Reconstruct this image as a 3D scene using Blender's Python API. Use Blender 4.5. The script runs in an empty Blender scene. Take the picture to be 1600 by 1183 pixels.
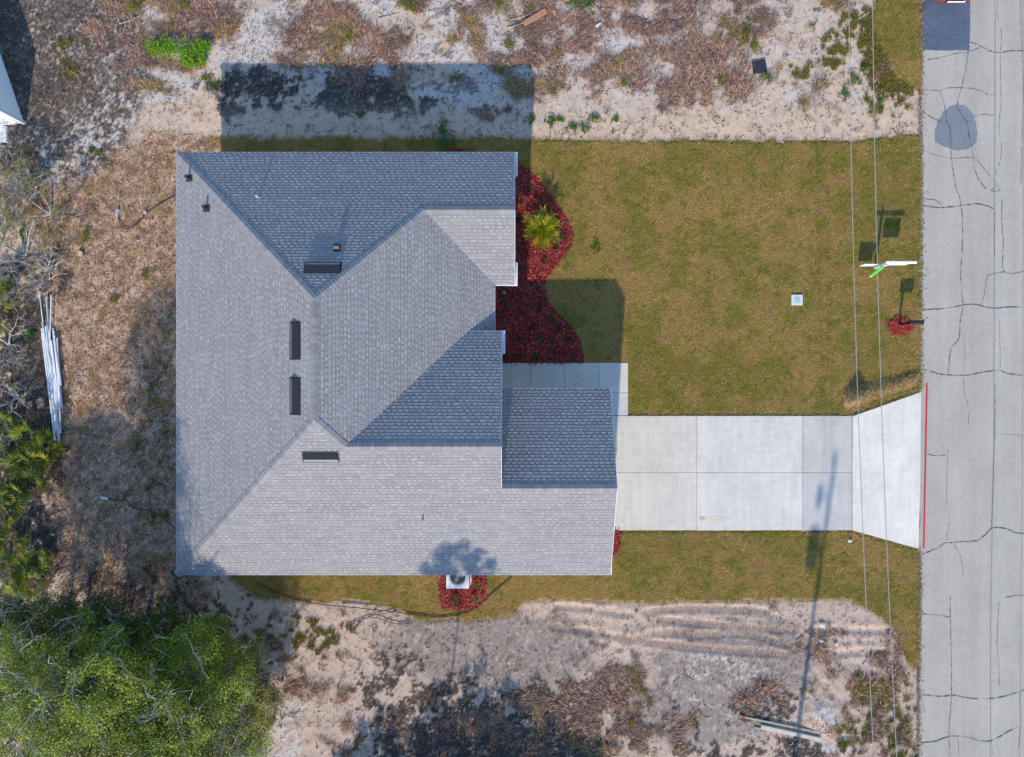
import bpy, bmesh, math, random
import numpy as np
from mathutils import Vector, Matrix

# ------------------------------------------------------------------ camera, sky, sun, exposure
SC = bpy.context.scene
COL = SC.collection
H = 28.84            # drone height
F = 1067.0           # focal length in photo pixels
CX, CY = 800.0, 591.5

cam_d = bpy.data.cameras.new('camera')
cam = bpy.data.objects.new('camera', cam_d)
COL.objects.link(cam)
cam.location = (0, 0, H)
cam.rotation_euler = (0, 0, 0)
cam_d.sensor_width = 36.0
cam_d.lens = 36.0 * F / 1600.0
cam_d.clip_start = 0.1
cam_d.clip_end = 3000
SC.camera = cam

SUN_V = Vector((-0.228, -1.72, 1.0)).normalized()       # towards the sun
SUN_EL = math.asin(SUN_V.z)
SUN_AZ = math.atan2(SUN_V.x, SUN_V.y)                    # clockwise from +Y
W = bpy.data.worlds.new('World')
SC.world = W
W.use_nodes = True
nt = W.node_tree
nt.nodes.clear()
sky = nt.nodes.new('ShaderNodeTexSky')
sky.sky_type = 'NISHITA'
sky.sun_disc = False
sky.sun_elevation = SUN_EL
sky.sun_rotation = SUN_AZ
sky.air_density = 1.0
sky.dust_density = 0.15
sky.ozone_density = 4.0
bg = nt.nodes.new('ShaderNodeBackground')
bg.inputs['Strength'].default_value = 0.15
wo = nt.nodes.new('ShaderNodeOutputWorld')
nt.links.new(sky.outputs[0], bg.inputs[0])
nt.links.new(bg.outputs[0], wo.inputs[0])

sun_d = bpy.data.lights.new('sun', 'SUN')
sun_d.energy = 2.7
sun_d.angle = math.radians(0.9)
sun_d.color = (1.0, 0.865, 0.70)
sun = bpy.data.objects.new('sun', sun_d)
COL.objects.link(sun)
sun.rotation_euler = (-SUN_V).to_track_quat('-Z', 'Y').to_euler()
sun.location = (-10, -60, 40)

SC.view_settings.view_transform = 'Standard'
SC.view_settings.look = 'None'
SC.view_settings.gamma = 1.0
SC.view_settings.exposure = 0.93
SC.view_settings.use_curve_mapping = False

random.seed(7)
RNG = np.random.default_rng(11)

# ------------------------------------------------------------------ helpers
def P(px, py, z=0.0):
    """world point at height z of a spot measured on the survey photo (1600 x 1183)"""
    s = F / (H - z)
    return Vector(((px - CX) / s, (CY - py) / s, z))

def lin(r, g, b):
    f = lambda c: (c / 255 / 12.92) if c / 255 <= 0.04045 else ((c / 255 + 0.055) / 1.055) ** 2.4
    return np.array([f(r), f(g), f(b)])

def hash2(ix, iy, seed):
    h = (ix.astype(np.int64) * 374761393 + iy.astype(np.int64) * 668265263 + seed * 974634777) & 0xffffffff
    h = ((h ^ (h >> 13)) * 1274126177) & 0xffffffff
    h = h ^ (h >> 16)
    return (h & 0xffff) / 65535.0

def vnoise(x, y, seed=0):
    ix = np.floor(x); iy = np.floor(y)
    fx = x - ix; fy = y - iy
    fx = fx * fx * (3 - 2 * fx); fy = fy * fy * (3 - 2 * fy)
    a = hash2(ix, iy, seed); b = hash2(ix + 1, iy, seed)
    c = hash2(ix, iy + 1, seed); d = hash2(ix + 1, iy + 1, seed)
    return (a * (1 - fx) + b * fx) * (1 - fy) + (c * (1 - fx) + d * fx) * fy

def fbm(x, y, seed=0, octv=4, gain=0.55):
    s = np.zeros_like(x); a = 1.0; t = 0.0
    for o in range(octv):
        ca, sa = math.cos(0.7 * o), math.sin(0.7 * o)
        f = 2.03 ** o
        s = s + a * vnoise((x * ca - y * sa) * f + 17.3 * o, (x * sa + y * ca) * f - 9.1 * o, seed + o)
        t += a; a *= gain
    return s / t

def sstep(a, b, x):
    t = np.clip((x - a) / (b - a), 0, 1)
    return t * t * (3 - 2 * t)

def in_poly(x, y, poly):
    r = np.zeros(x.shape, bool)
    n = len(poly)
    for i in range(n):
        x1, y1 = poly[i]; x2, y2 = poly[(i + 1) % n]
        if y1 == y2: continue
        c = ((y1 > y) != (y2 > y)) & (x < (x2 - x1) * (y - y1) / (y2 - y1) + x1)
        r ^= c
    return r

MATS = {}
def mat(name, col=(0.5, 0.5, 0.5), rough=0.85, attr=False, var=(), bump=None, metal=0.0, spec=0.3, trans=0.0, alpha=None):
    """procedural material; var = list of (noise scale, amount, detail); bump = (scale, strength, distance)"""
    if name in MATS: return MATS[name]
    m = bpy.data.materials.new(name)
    m.use_nodes = True
    t = m.node_tree
    b = t.nodes['Principled BSDF']
    b.inputs['Roughness'].default_value = rough
    b.inputs['Metallic'].default_value = metal
    b.inputs['Specular IOR Level'].default_value = spec
    geo = t.nodes.new('ShaderNodeNewGeometry')
    if attr:
        a = t.nodes.new('ShaderNodeAttribute'); a.attribute_name = 'Col'
        cur = a.outputs['Color']
    else:
        a = t.nodes.new('ShaderNodeRGB'); a.outputs[0].default_value = (*col, 1)
        cur = a.outputs[0]
    for sc, amt, det, *st in var:
        n = t.nodes.new('ShaderNodeTexNoise')
        n.inputs['Scale'].default_value = sc
        n.inputs['Detail'].default_value = det
        n.inputs['Roughness'].default_value = 0.65
        if st:
            sv_ = t.nodes.new('ShaderNodeVectorMath'); sv_.operation = 'MULTIPLY'
            sv_.inputs[1].default_value = st[0]
            t.links.new(geo.outputs['Position'], sv_.inputs[0]); t.links.new(sv_.outputs[0], n.inputs['Vector'])
        else:
            t.links.new(geo.outputs['Position'], n.inputs['Vector'])
        mr = t.nodes.new('ShaderNodeMapRange')
        mr.inputs['From Min'].default_value = 0.25
        mr.inputs['From Max'].default_value = 0.75
        mr.inputs['To Min'].default_value = 1 - amt
        mr.inputs['To Max'].default_value = 1 + amt
        t.links.new(n.outputs['Fac'], mr.inputs['Value'])
        mx = t.nodes.new('ShaderNodeVectorMath'); mx.operation = 'SCALE'
        t.links.new(cur, mx.inputs[0])
        t.links.new(mr.outputs[0], mx.inputs['Scale'])
        cur = mx.outputs[0]
    t.links.new(cur, b.inputs['Base Color'])
    if bump:
        n = t.nodes.new('ShaderNodeTexNoise')
        n.inputs['Scale'].default_value = bump[0]
        n.inputs['Detail'].default_value = 5
        t.links.new(geo.outputs['Position'], n.inputs['Vector'])
        bp = t.nodes.new('ShaderNodeBump')
        bp.inputs['Strength'].default_value = bump[1]
        bp.inputs['Distance'].default_value = bump[2]
        t.links.new(n.outputs['Fac'], bp.inputs['Height'])
        t.links.new(bp.outputs[0], b.inputs['Normal'])
    if trans:
        out = t.nodes['Material Output']
        tr = t.nodes.new('ShaderNodeBsdfTranslucent')
        ms = t.nodes.new('ShaderNodeMixShader'); ms.inputs[0].default_value = trans
        t.links.new(cur, tr.inputs['Color'])
        t.links.new(b.outputs[0], ms.inputs[1]); t.links.new(tr.outputs[0], ms.inputs[2])
        t.links.new(ms.outputs[0], out.inputs['Surface'])
    MATS[name] = m
    return m

def tag(o, label=None, cat=None, group=None, kind=None):
    if label: o['label'] = label
    if cat: o['category'] = cat
    if group: o['group'] = group
    if kind: o['kind'] = kind
    return o

def empty(name, loc=(0, 0, 0), rz=0.0):
    o = bpy.data.objects.new(name, None)
    o.empty_display_size = 0.3
    COL.objects.link(o)
    o.location = loc
    o.rotation_euler = (0, 0, rz)
    return o

def link(name, me, m=None, parent=None):
    o = bpy.data.objects.new(name, me)
    COL.objects.link(o)
    if m is not None and not me.materials: me.materials.append(m)
    if parent is not None: o.parent = parent
    return o

def np_mesh(name, V, Fc, colors=None, smooth=False, k=None):
    """V (n,3); Fc (m,k) ints; colors (n,3) per vertex"""
    V = np.asarray(V, dtype=np.float32); Fc = np.asarray(Fc, dtype=np.int32)
    k = Fc.shape[1]
    me = bpy.data.meshes.new(name)
    me.vertices.add(len(V)); me.vertices.foreach_set('co', V.ravel())
    me.loops.add(Fc.size); me.loops.foreach_set('vertex_index', Fc.ravel())
    me.polygons.add(len(Fc))
    me.polygons.foreach_set('loop_start', np.arange(0, Fc.size, k, dtype=np.int32))
    me.polygons.foreach_set('loop_total', np.full(len(Fc), k, dtype=np.int32))
    me.polygons.foreach_set('use_smooth', np.full(len(Fc), smooth))
    if colors is not None:
        a = me.color_attributes.new('Col', 'FLOAT_COLOR', 'POINT')
        c = np.ones((len(V), 4), dtype=np.float32); c[:, :3] = colors
        a.data.foreach_set('color', c.ravel())
    me.update(calc_edges=True)
    me.validate()
    return me

class MB:
    """collects shapes; build() links them as one mesh object"""
    def __init__(s): s.v = []; s.f = []; s.c = []; s.smooth = False
    def add(s, vs, fs, col=None):
        o = len(s.v)
        s.v += [tuple(v) for v in vs]
        s.f += [tuple(i + o for i in f) for f in fs]
        s.c += [tuple(col) if col is not None else (1, 1, 1)] * len(vs)
        return s
    def box(s, x0, x1, y0, y1, z0, z1, M=None, col=None, bev=0.0):
        if bev:
            b = bev
            vs = []
            for z, d in ((z0, 0), (z1 - b, 0), (z1, b)):
                vs += [(x0 + d, y0 + d, z), (x1 - d, y0 + d, z), (x1 - d, y1 - d, z), (x0 + d, y1 - d, z)]
            fs = [(3, 2, 1, 0), (8, 9, 10, 11)]
            for l in (0, 4):
                for i in range(4):
                    j = (i + 1) % 4
                    fs.append((l + i, l + j, l + 4 + j, l + 4 + i))
        else:
            vs = [(x0, y0, z0), (x1, y0, z0), (x1, y1, z0), (x0, y1, z0), (x0, y0, z1), (x1, y0, z1), (x1, y1, z1), (x0, y1, z1)]
            fs = [(3, 2, 1, 0), (4, 5, 6, 7), (0, 1, 5, 4), (1, 2, 6, 5), (2, 3, 7, 6), (3, 0, 4, 7)]
        if M is not None: vs = [M @ Vector(v) for v in vs]
        return s.add(vs, fs, col)
    def prism(s, poly, z0, z1, col=None, M=None):
        """extrude a plan polygon (either winding)"""
        A = sum(poly[i][0] * poly[(i + 1) % len(poly)][1] - poly[(i + 1) % len(poly)][0] * poly[i][1] for i in range(len(poly)))
        if A < 0: poly = poly[::-1]
        n = len(poly)
        vs = [(x, y, z0) for x, y in poly] + [(x, y, z1) for x, y in poly]
        fs = [tuple(range(n - 1, -1, -1)), tuple(range(n, 2 * n))]
        fs += [(i, (i + 1) % n, n + (i + 1) % n, n + i) for i in range(n)]
        if M is not None: vs = [M @ Vector(v) for v in vs]
        return s.add(vs, fs, col)
    def cyl(s, p0, p1, r0, r1=None, n=10, col=None, caps=True):
        return s.tube([p0, p1], [r0, r0 if r1 is None else r1], n, col, caps)
    def tube(s, pts, rad, n=6, col=None, caps=True):
        pts = [Vector(p) for p in pts]
        if not hasattr(rad, '__len__'): rad = [rad] * len(pts)
        vs = []
        for i, p in enumerate(pts):
            d = (pts[min(i + 1, len(pts) - 1)] - pts[max(i - 1, 0)])
            if d.length < 1e-6: d = Vector((0, 0, 1))
            d.normalize()
            up = Vector((0, 0, 1)) if abs(d.z) < 0.93 else Vector((1, 0, 0))
            a = d.cross(up).normalized(); b = a.cross(d)
            for k in range(n):
                t = 2 * math.pi * k / n
                vs.append(p + (a * math.cos(t) + b * math.sin(t)) * rad[i])
        fs = []
        for i in range(len(pts) - 1):
            for k in range(n):
                j = (k + 1) % n
                fs.append((i * n + k, i * n + j, (i + 1) * n + j, (i + 1) * n + k))
        if caps:
            fs.append(tuple(range(n - 1, -1, -1)))
            fs.append(tuple(range((len(pts) - 1) * n, len(pts) * n)))
        return s.add(vs, fs, col)
    def lathe(s, prof, n=24, M=None, col=None):
        vs = []; fs = []
        for r, z in prof:
            for k in range(n):
                t = 2 * math.pi * k / n
                vs.append(Vector((r * math.cos(t), r * math.sin(t), z)))
        for i in range(len(prof) - 1):
            for k in range(n):
                j = (k + 1) % n
                fs.append((i * n + k, i * n + j, (i + 1) * n + j, (i + 1) * n + k))
        if M is not None: vs = [M @ v for v in vs]
        return s.add(vs, fs, col)
    def mesh(s, name, colors=False):
        me = bpy.data.meshes.new(name)
        me.from_pydata([tuple(v) for v in s.v], [], s.f)
        if colors:
            a = me.color_attributes.new('Col', 'FLOAT_COLOR', 'POINT')
            c = np.ones((len(s.v), 4), dtype=np.float32); c[:, :3] = np.array(s.c)
            a.data.foreach_set('color', c.ravel())
        if s.smooth:
            me.polygons.foreach_set('use_smooth', np.ones(len(me.polygons), bool))
        me.update()
        return me
    def build(s, name, m, parent=None, colors=False):
        return link(name, s.mesh(name, colors), m, parent)

def smooth_path(pts, n=6):
    """Catmull-Rom through points"""
    pts = [Vector(p) for p in pts]
    out = []
    for i in range(len(pts) - 1):
        p0 = pts[max(i - 1, 0)]; p1 = pts[i]; p2 = pts[i + 1]; p3 = pts[min(i + 2, len(pts) - 1)]
        for k in range(n):
            t = k / n
            out.append(0.5 * ((2 * p1) + (p2 - p0) * t + (2 * p0 - 5 * p1 + 4 * p2 - p3) * t * t + (3 * p1 - p0 - 3 * p2 + p3) * t ** 3))
    out.append(pts[-1])
    return out

def blades(name, pos, ang, length, width, tilt, colors, m, curve=0.0, parent=None, mode=3):
    """many thin leaves as one mesh. pos (n,3), tilt = elevation angle; two-triangle pointed strips"""
    n = len(pos)
    d = np.stack([np.cos(ang) * np.cos(tilt), np.sin(ang) * np.cos(tilt), np.sin(tilt)], 1)
    sd = np.stack([-np.sin(ang), np.cos(ang), np.zeros(n)], 1)
    w = width[:, None]; L = length[:, None]
    mid = pos + d * L * 0.55
    tip = pos + d * L
    tip[:, 2] -= curve * length
    if mode == 1:
        V = np.stack([pos - sd * w * 0.5, pos + sd * w * 0.5, tip], 1).reshape(-1, 3)
        T = np.arange(n * 3).reshape(-1, 3)
        return link(name, np_mesh(name, V, T, np.repeat(colors, 3, axis=0)), m, parent)
    if mode == 2:
        V = np.stack([pos, mid + sd * w * 0.5, tip, mid - sd * w * 0.5], 1).reshape(-1, 3)
        Q_ = np.arange(n * 4).reshape(-1, 4)
        return link(name, np_mesh(name, V, Q_, np.repeat(colors, 4, axis=0)), m, parent)
    V = np.stack([pos - sd * w * 0.35, pos + sd * w * 0.35, mid + sd * w * 0.5, mid - sd * w * 0.5, tip], 1).reshape(-1, 3)
    b = np.arange(n)[:, None] * 5
    T = np.concatenate([b + np.array([[0, 1, 2]]), b + np.array([[0, 2, 3]]), b + np.array([[3, 2, 4]])], 0)
    C = np.repeat(colors, 5, axis=0)
    me = np_mesh(name, V, T, C)
    return link(name, me, m, parent)

# ------------------------------------------------------------------ material library
M_GROUND = mat('sandy_soil', attr=True, rough=0.95, spec=0.1, var=((1.3, 0.06, 5), (9, 0.10, 4), (48, 0.20, 3)), bump=(30, 0.55, 0.04))
M_LAWN = mat('lawn_soil', attr=True, rough=0.95, spec=0.1, var=((14, 0.22, 4),), bump=(40, 0.8, 0.03))
M_GRASS = mat('grass_blades', attr=True, rough=0.7, spec=0.2, trans=0.25)
M_DRY = mat('dry_stems', attr=True, rough=0.85, spec=0.15)
M_LEAF = mat('leaves', attr=True, rough=0.55, spec=0.35, trans=0.3)
M_BARK = mat('bark', (0.20, 0.17, 0.145), 0.9, var=((12, 0.3, 4),))
M_GREYWOOD = mat('bare_twigs', (0.37, 0.35, 0.32), 0.85, var=((9, 0.25, 3),))
M_CONC = mat('broom_finished_concrete', attr=True, rough=0.85, var=((0.7, 0.10, 5), (3.5, 0.08, 6), (60, 0.08, 3), (2.0, 0.08, 4, (3.0, 0.25, 1.0)), (4.0, 0.05, 4, (0.2, 3.0, 1.0))), bump=(120, 0.25, 0.004))
M_ROAD = mat('worn_asphalt', attr=True, rough=0.9, var=((0.6, 0.08, 4), (6, 0.08, 4), (70, 0.18, 2), (1.0, 0.10, 4, (2.2, 0.12, 1.0))), bump=(90, 0.4, 0.01))
M_PATCH = mat('blue_grey_road_patch', (0.085, 0.115, 0.165), 0.7, var=((0.9, 0.2, 5), (5, 0.15, 5), (60, 0.22, 2)), bump=(90, 0.4, 0.01), spec=0.5)
M_PATCH2 = mat('older_asphalt_patch', (0.19, 0.205, 0.235), 0.8, var=((1.2, 0.12, 5), (6, 0.1, 4), (60, 0.2, 2)), bump=(90, 0.3, 0.01))
M_CRACK = mat('crack_filler', (0.105, 0.10, 0.098), 0.9)
M_SEAM = mat('road_seam', (0.27, 0.26, 0.245), 0.9, var=((20, 0.2, 3),))
M_SHING = mat('asphalt_shingle', attr=True, rough=0.9, spec=0.25, var=((90, 0.16, 2),), bump=(220, 0.3, 0.003))
M_WHITE = mat('white_aluminium', (0.66, 0.67, 0.69), 0.5)
M_STUCCO = mat('cream_stucco', (0.62, 0.59, 0.53), 0.9, bump=(60, 0.4, 0.01))
M_BLACKM = mat('black_vent_metal', (0.022, 0.023, 0.030), 0.5, metal=0.0, spec=0.4)
M_MULCH = mat('red_mulch_bed', (0.12, 0.022, 0.02), 0.95, var=((25, 0.35, 4),), bump=(40, 0.9, 0.04))
M_CHIP = mat('red_mulch_chips', attr=True, rough=0.9, spec=0.15)

C_BEIGE = lin(204, 187, 172) ; C_PEACH = lin(208, 190, 172) ; C_WHITE = lin(206, 203, 202)
C_GREY = lin(160, 152, 150); C_DARK = lin(80, 74, 70); C_BROWN = lin(128, 106, 100); C_PINK = lin(172, 150, 142)
KG = np.array([0.89, 0.83, 0.755])   # photo tone to albedo

# ------------------------------------------------------------------ ground
STEP = 0.08
def axis(lo, hi, far):
    c = list(np.arange(lo, hi + 1e-6, STEP))
    d = STEP; a = hi
    up = []
    while a < far:
        d *= 1.45; a += d; up.append(a)
    d = STEP; a = lo; dn = []
    while a > -far:
        d *= 1.45; a -= d; dn.append(a)
    return np.array(dn[::-1] + c + up)
gx = axis(-23.2, 22.6, 420.0); gy = axis(-17.4, 17.4, 420.0)
GX, GY = np.meshgrid(gx, gy)
PX = CX + 37 * GX; PY = CY - 37 * GY

def blobs(lst, X=None, Y=None):
    X = PX if X is None else X; Y = PY if Y is None else Y
    r = np.zeros_like(X)
    for cx, cy, rx, ry, *w in lst:
        w = w[0] if w else 1.0
        d = ((X - cx) / rx) ** 2 + ((Y - cy) / ry) ** 2
        r = np.maximum(r, w * np.clip(1.25 - d, 0, 1))
    return r

LAWN_POLY = [(318, 214), (420, 214), (820, 214), (900, 217), (1000, 220), (1100, 217), (1250, 219), (1340, 219), (1375, 214), (1400, 211), (1441, 206),
             (1440, 612), (1331, 650), (957, 650), (957, 829), (1331, 827), (1440, 858), (1437, 1050), (1415, 1035), (1398, 985), (1370, 962), (1325, 938),
             (1200, 940), (1000, 943), (880, 938), (820, 942), (800, 965), (740, 972), (650, 970), (630, 955), (560, 940), (480, 943), (400, 935), (360, 905), (345, 890), (345, 232)]
VERGE_POLY = [(1372, -60), (1441, -60), (1441, 150), (1424, 138), (1400, 122), (1382, 92), (1362, 40)]
HOUSE_PX = [(300, 262), (795, 262), (795, 440), (785, 560), (940, 600), (940, 880), (300, 880)]
DRIVE_PX = [(955, 565), (984, 565), (984, 650), (1331, 650), (1439, 612), (1436, 858), (1331, 827), (955, 829)]

wob = (fbm(GX * 2.2, GY * 2.2, 5, 3) - 0.5)
wob2 = (fbm(GX * 2.2, GY * 2.2, 45, 3) - 0.5)
PXw = PX + 22 * wob; PYw = PY + 22 * wob2
n_big = fbm(GX * 0.55, GY * 0.55, 1, 4)
n_med = fbm(GX * 1.7, GY * 1.7, 2, 4)
n_fin = fbm(GX * 4.5, GY * 4.5, 3, 4, 0.65)
n_gra = fbm(GX * 9.0, GY * 9.0, 4, 3, 0.7)

# --- which stuff covers which spot (surveyed patches with ragged edges)
top_scrub = blobs([(250, 60, 130, 90), (330, 20, 110, 60), (470, 60, 130, 70), (560, 70, 130, 70), (620, 100, 80, 40, .8), (800, 80, 150, 110), (950, 70, 180, 100), (1060, 90, 160, 85),
                   (1120, 30, 110, 60), (720, 60, 60, 90, .7), (230, 130, 130, 30, .8), (850, 150, 110, 30, .55), (1260, 100, 90, 70, .35), (1000, 0, 420, 60, .8), (1330, 110, 70, 80, .3)])
white_s = blobs([(690, 30, 30, 40), (665, 75, 34, 30), (712, 90, 34, 26), (590, 12, 34, 20), (405, 55, 44, 60), (430, 20, 40, 26), (360, 85, 50, 22), (505, 120, 26, 20), (592, 116, 26, 28), (665, 150, 34, 36),
                 (742, 135, 64, 44), (955, 72, 38, 18), (770, 35, 30, 24), (790, 65, 36, 22), (825, 112, 20, 14), (245, 118, 60, 12), (300, 132, 44, 14), (235, 150, 70, 10), (520, 155, 40, 24), (990, 70, 26, 14),
                 (900, 95, 30, 14), (1290, 1115, 26, 24), (1286, 1165, 30, 18), (1320, 1165, 20, 18), (95, 225, 100, 60), (60, 245, 90, 44), (185, 60, 30, 60, .5), (190, 45, 30, 40, .6), (460, 1110, 60, 26, .7), (430, 1160, 70, 36, .8),
                 (120, 160, 60, 34, .6), (700, 1165, 60, 14, .5), (590, 1170, 30, 16, .8), (705, 1140, 26, 10, .7), (1110, 1060, 120, 60, .45), (1150, 1130, 90, 44, .4)])
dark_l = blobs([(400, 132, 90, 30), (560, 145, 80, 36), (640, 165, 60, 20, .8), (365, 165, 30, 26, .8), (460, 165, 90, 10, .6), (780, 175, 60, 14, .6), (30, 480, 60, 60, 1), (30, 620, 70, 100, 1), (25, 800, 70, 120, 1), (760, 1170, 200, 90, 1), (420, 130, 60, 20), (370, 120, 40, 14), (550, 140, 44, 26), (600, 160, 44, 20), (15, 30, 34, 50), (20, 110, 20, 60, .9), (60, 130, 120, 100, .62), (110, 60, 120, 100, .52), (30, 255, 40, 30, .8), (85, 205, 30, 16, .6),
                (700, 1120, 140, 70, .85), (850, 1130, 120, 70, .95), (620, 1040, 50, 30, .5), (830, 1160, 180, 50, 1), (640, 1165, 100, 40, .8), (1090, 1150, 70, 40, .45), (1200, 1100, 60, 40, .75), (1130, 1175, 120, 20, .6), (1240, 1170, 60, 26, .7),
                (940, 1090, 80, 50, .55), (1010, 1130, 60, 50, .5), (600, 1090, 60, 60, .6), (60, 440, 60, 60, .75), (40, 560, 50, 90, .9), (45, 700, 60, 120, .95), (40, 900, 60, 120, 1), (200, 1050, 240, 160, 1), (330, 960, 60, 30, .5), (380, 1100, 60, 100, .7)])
bot_scrub = blobs([(960, 1080, 100, 50, .8), (1000, 1150, 120, 50, .7), (1190, 1090, 60, 40, .7), (1330, 1120, 90, 80, .75), (1390, 1080, 50, 120, .8), (450, 1020, 90, 80, .35), (480, 1100, 90, 60, .55), (560, 1140, 80, 50, .5), (1280, 1010, 50, 40, .45), (860, 1130, 200, 60, .6)])
west_yd = blobs([(200, 330, 130, 120), (200, 480, 150, 160), (190, 650, 150, 180), (190, 820, 150, 160), (230, 920, 120, 80), (260, 240, 80, 40, .9), (320, 225, 60, 20, .8), (90, 340, 70, 60, .7), (120, 430, 70, 60, .7)])
grassy = blobs([(1390, 60, 60, 130), (1310, 70, 34, 30, .8), (1250, 110, 28, 18, .7), (1330, 40, 30, 30, .6), (1300, 95, 24, 16, .7), (1400, 1120, 40, 90, .7), (1360, 1100, 24, 40, .6), (480, 990, 80, 40, .55), (1340, 1150, 50, 34, .6),
                (110, 90, 30, 40, .45), (130, 75, 22, 22, .5), (240, 700, 40, 160, .3), (1270, 25, 30, 20, .5), (1160, 30, 40, 30, .4)])

col = np.empty(GX.shape + (3,))
col[:] = C_BEIGE
peach = sstep(0.42, 0.6, n_big)
col = col * (1 - peach[..., None]) + C_PEACH * peach[..., None]
def lay(c, w):
    global col
    col = col * (1 - w[..., None]) + np.asarray(c) * w[..., None]
# the lot to the south is greyer raw sand
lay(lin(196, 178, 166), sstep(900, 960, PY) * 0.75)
soft_shade = blobs([(780, 1020, 190, 80), (1150, 1040, 150, 90), (1090, 1110, 160, 70), (690, 1010, 130, 70, .9)])  # soft tree shade on the southern sand, painted in as grey
lay(lin(150, 143, 140), sstep(0.30, 0.65, soft_shade * 0.9 + (n_med - 0.5) * 0.9) * 0.9)
# speckle of twigs and crumbs in raw sand
spk = sstep(0.57, 0.68, n_fin)
lay(lin(160, 140, 126), spk * 0.6)
fl = sstep(0.64, 0.74, n_gra) * sstep(0.40, 0.56, n_med)
lay(lin(104, 86, 76), fl * 0.6)
# far surroundings: rough scrub
far = sstep(24, 27, np.abs(GX)) + sstep(18, 21, np.abs(GY)); far = np.clip(far, 0, 1)
W_TOP = np.clip(top_scrub + far * 0.6, 0, 1)
w_scr = sstep(0.42, 0.72, W_TOP * 0.74 + (n_med - 0.5) * 1.7 + (n_fin - 0.5) * 0.5) * (W_TOP > 0.02)
lay(C_PINK * 0.95, w_scr * 0.85)
lay(C_BROWN * 0.75, w_scr * sstep(0.45, 0.60, n_fin) * 0.85)
lay(lin(206, 198, 194), w_scr * sstep(0.49, 0.58, 1 - n_fin * 0.65 - n_gra * 0.35) * 0.85)
w_bscr = sstep(0.42, 0.68, bot_scrub * 0.8 + (n_med - 0.5) * 1.5 + (n_fin - 0.5) * 0.6) * (bot_scrub > 0.02)
lay(C_BROWN * 0.85, w_bscr * 0.85)
w_white = sstep(0.45, 0.62, white_s * 0.86 + (n_med - 0.5) * 1.2 + (n_fin - 0.5) * 1.3) * (white_s > 0.02)
lay(C_WHITE, w_white * 0.95)
n_blo = fbm(GX * 1.1, GY * 1.6, 71, 5, 0.62)
w_blo = sstep(0.53, 0.60, n_blo) * (top_scrub > 0.05)
lay(C_WHITE * 0.96, w_blo * 0.8 * sstep(0.40, 0.52, n_fin))
w_cha = sstep(0.57, 0.63, 1 - n_blo * 0.7 - n_gra * 0.3) * (top_scrub > 0.05)
lay(lin(92, 80, 76), w_cha * 0.75)
w_scr = w_scr * (1 - w_blo * 0.8)
w_scr = w_scr * (1 - w_white * 0.92); w_bscr = w_bscr * (1 - w_white * 0.9)
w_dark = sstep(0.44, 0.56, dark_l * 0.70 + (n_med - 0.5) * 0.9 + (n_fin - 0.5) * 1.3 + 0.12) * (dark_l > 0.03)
w_west = sstep(0.30, 0.60, west_yd * 0.9 + (n_med - 0.5) * 0.8)
lay(lin(170, 144, 124), w_west * 0.92)
lay(lin(206, 182, 164), w_west * sstep(0.50, 0.64, n_fin) * 0.85)
lay(lin(126, 96, 80), w_west * sstep(0.50, 0.66, 1 - n_fin) * 0.8)
lay(lin(132, 118, 70), w_west * sstep(0.55, 0.66, n_med) * 0.5)
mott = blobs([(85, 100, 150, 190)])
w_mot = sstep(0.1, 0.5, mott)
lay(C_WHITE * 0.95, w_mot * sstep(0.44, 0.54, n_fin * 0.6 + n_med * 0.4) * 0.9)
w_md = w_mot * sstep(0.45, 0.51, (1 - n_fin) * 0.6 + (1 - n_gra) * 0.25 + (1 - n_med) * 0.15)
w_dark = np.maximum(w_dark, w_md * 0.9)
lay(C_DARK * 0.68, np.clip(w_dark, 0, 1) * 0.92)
# crumbly dark crust flecks on the southern sand
cr = sstep(930, 1010, PY) * sstep(0.58, 0.68, n_fin * 0.55 + n_med * 0.45)
lay(lin(112, 98, 90), cr * 0.7)
lay(lin(226, 214, 204), sstep(0.60, 0.72, 1 - n_gra) * (1 - w_west) * 0.35)
w_gr = sstep(0.48, 0.66, grassy * 0.7 + (n_fin - 0.5) * 1.3 + (n_med - 0.5) * 0.6 + 0.08) * (grassy > 0.03)
lay(lin(118, 108, 58), w_gr * 0.85)
# long white sand cleft by the lawn's north side
band = sstep(150, 190, PY) * (1 - sstep(212, 222, PY)) * sstep(330, 370, PX) * (1 - sstep(1420, 1440, PX))
lay(lin(212, 192, 172), band * 0.55 * (1 - spk * 0.6))
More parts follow.
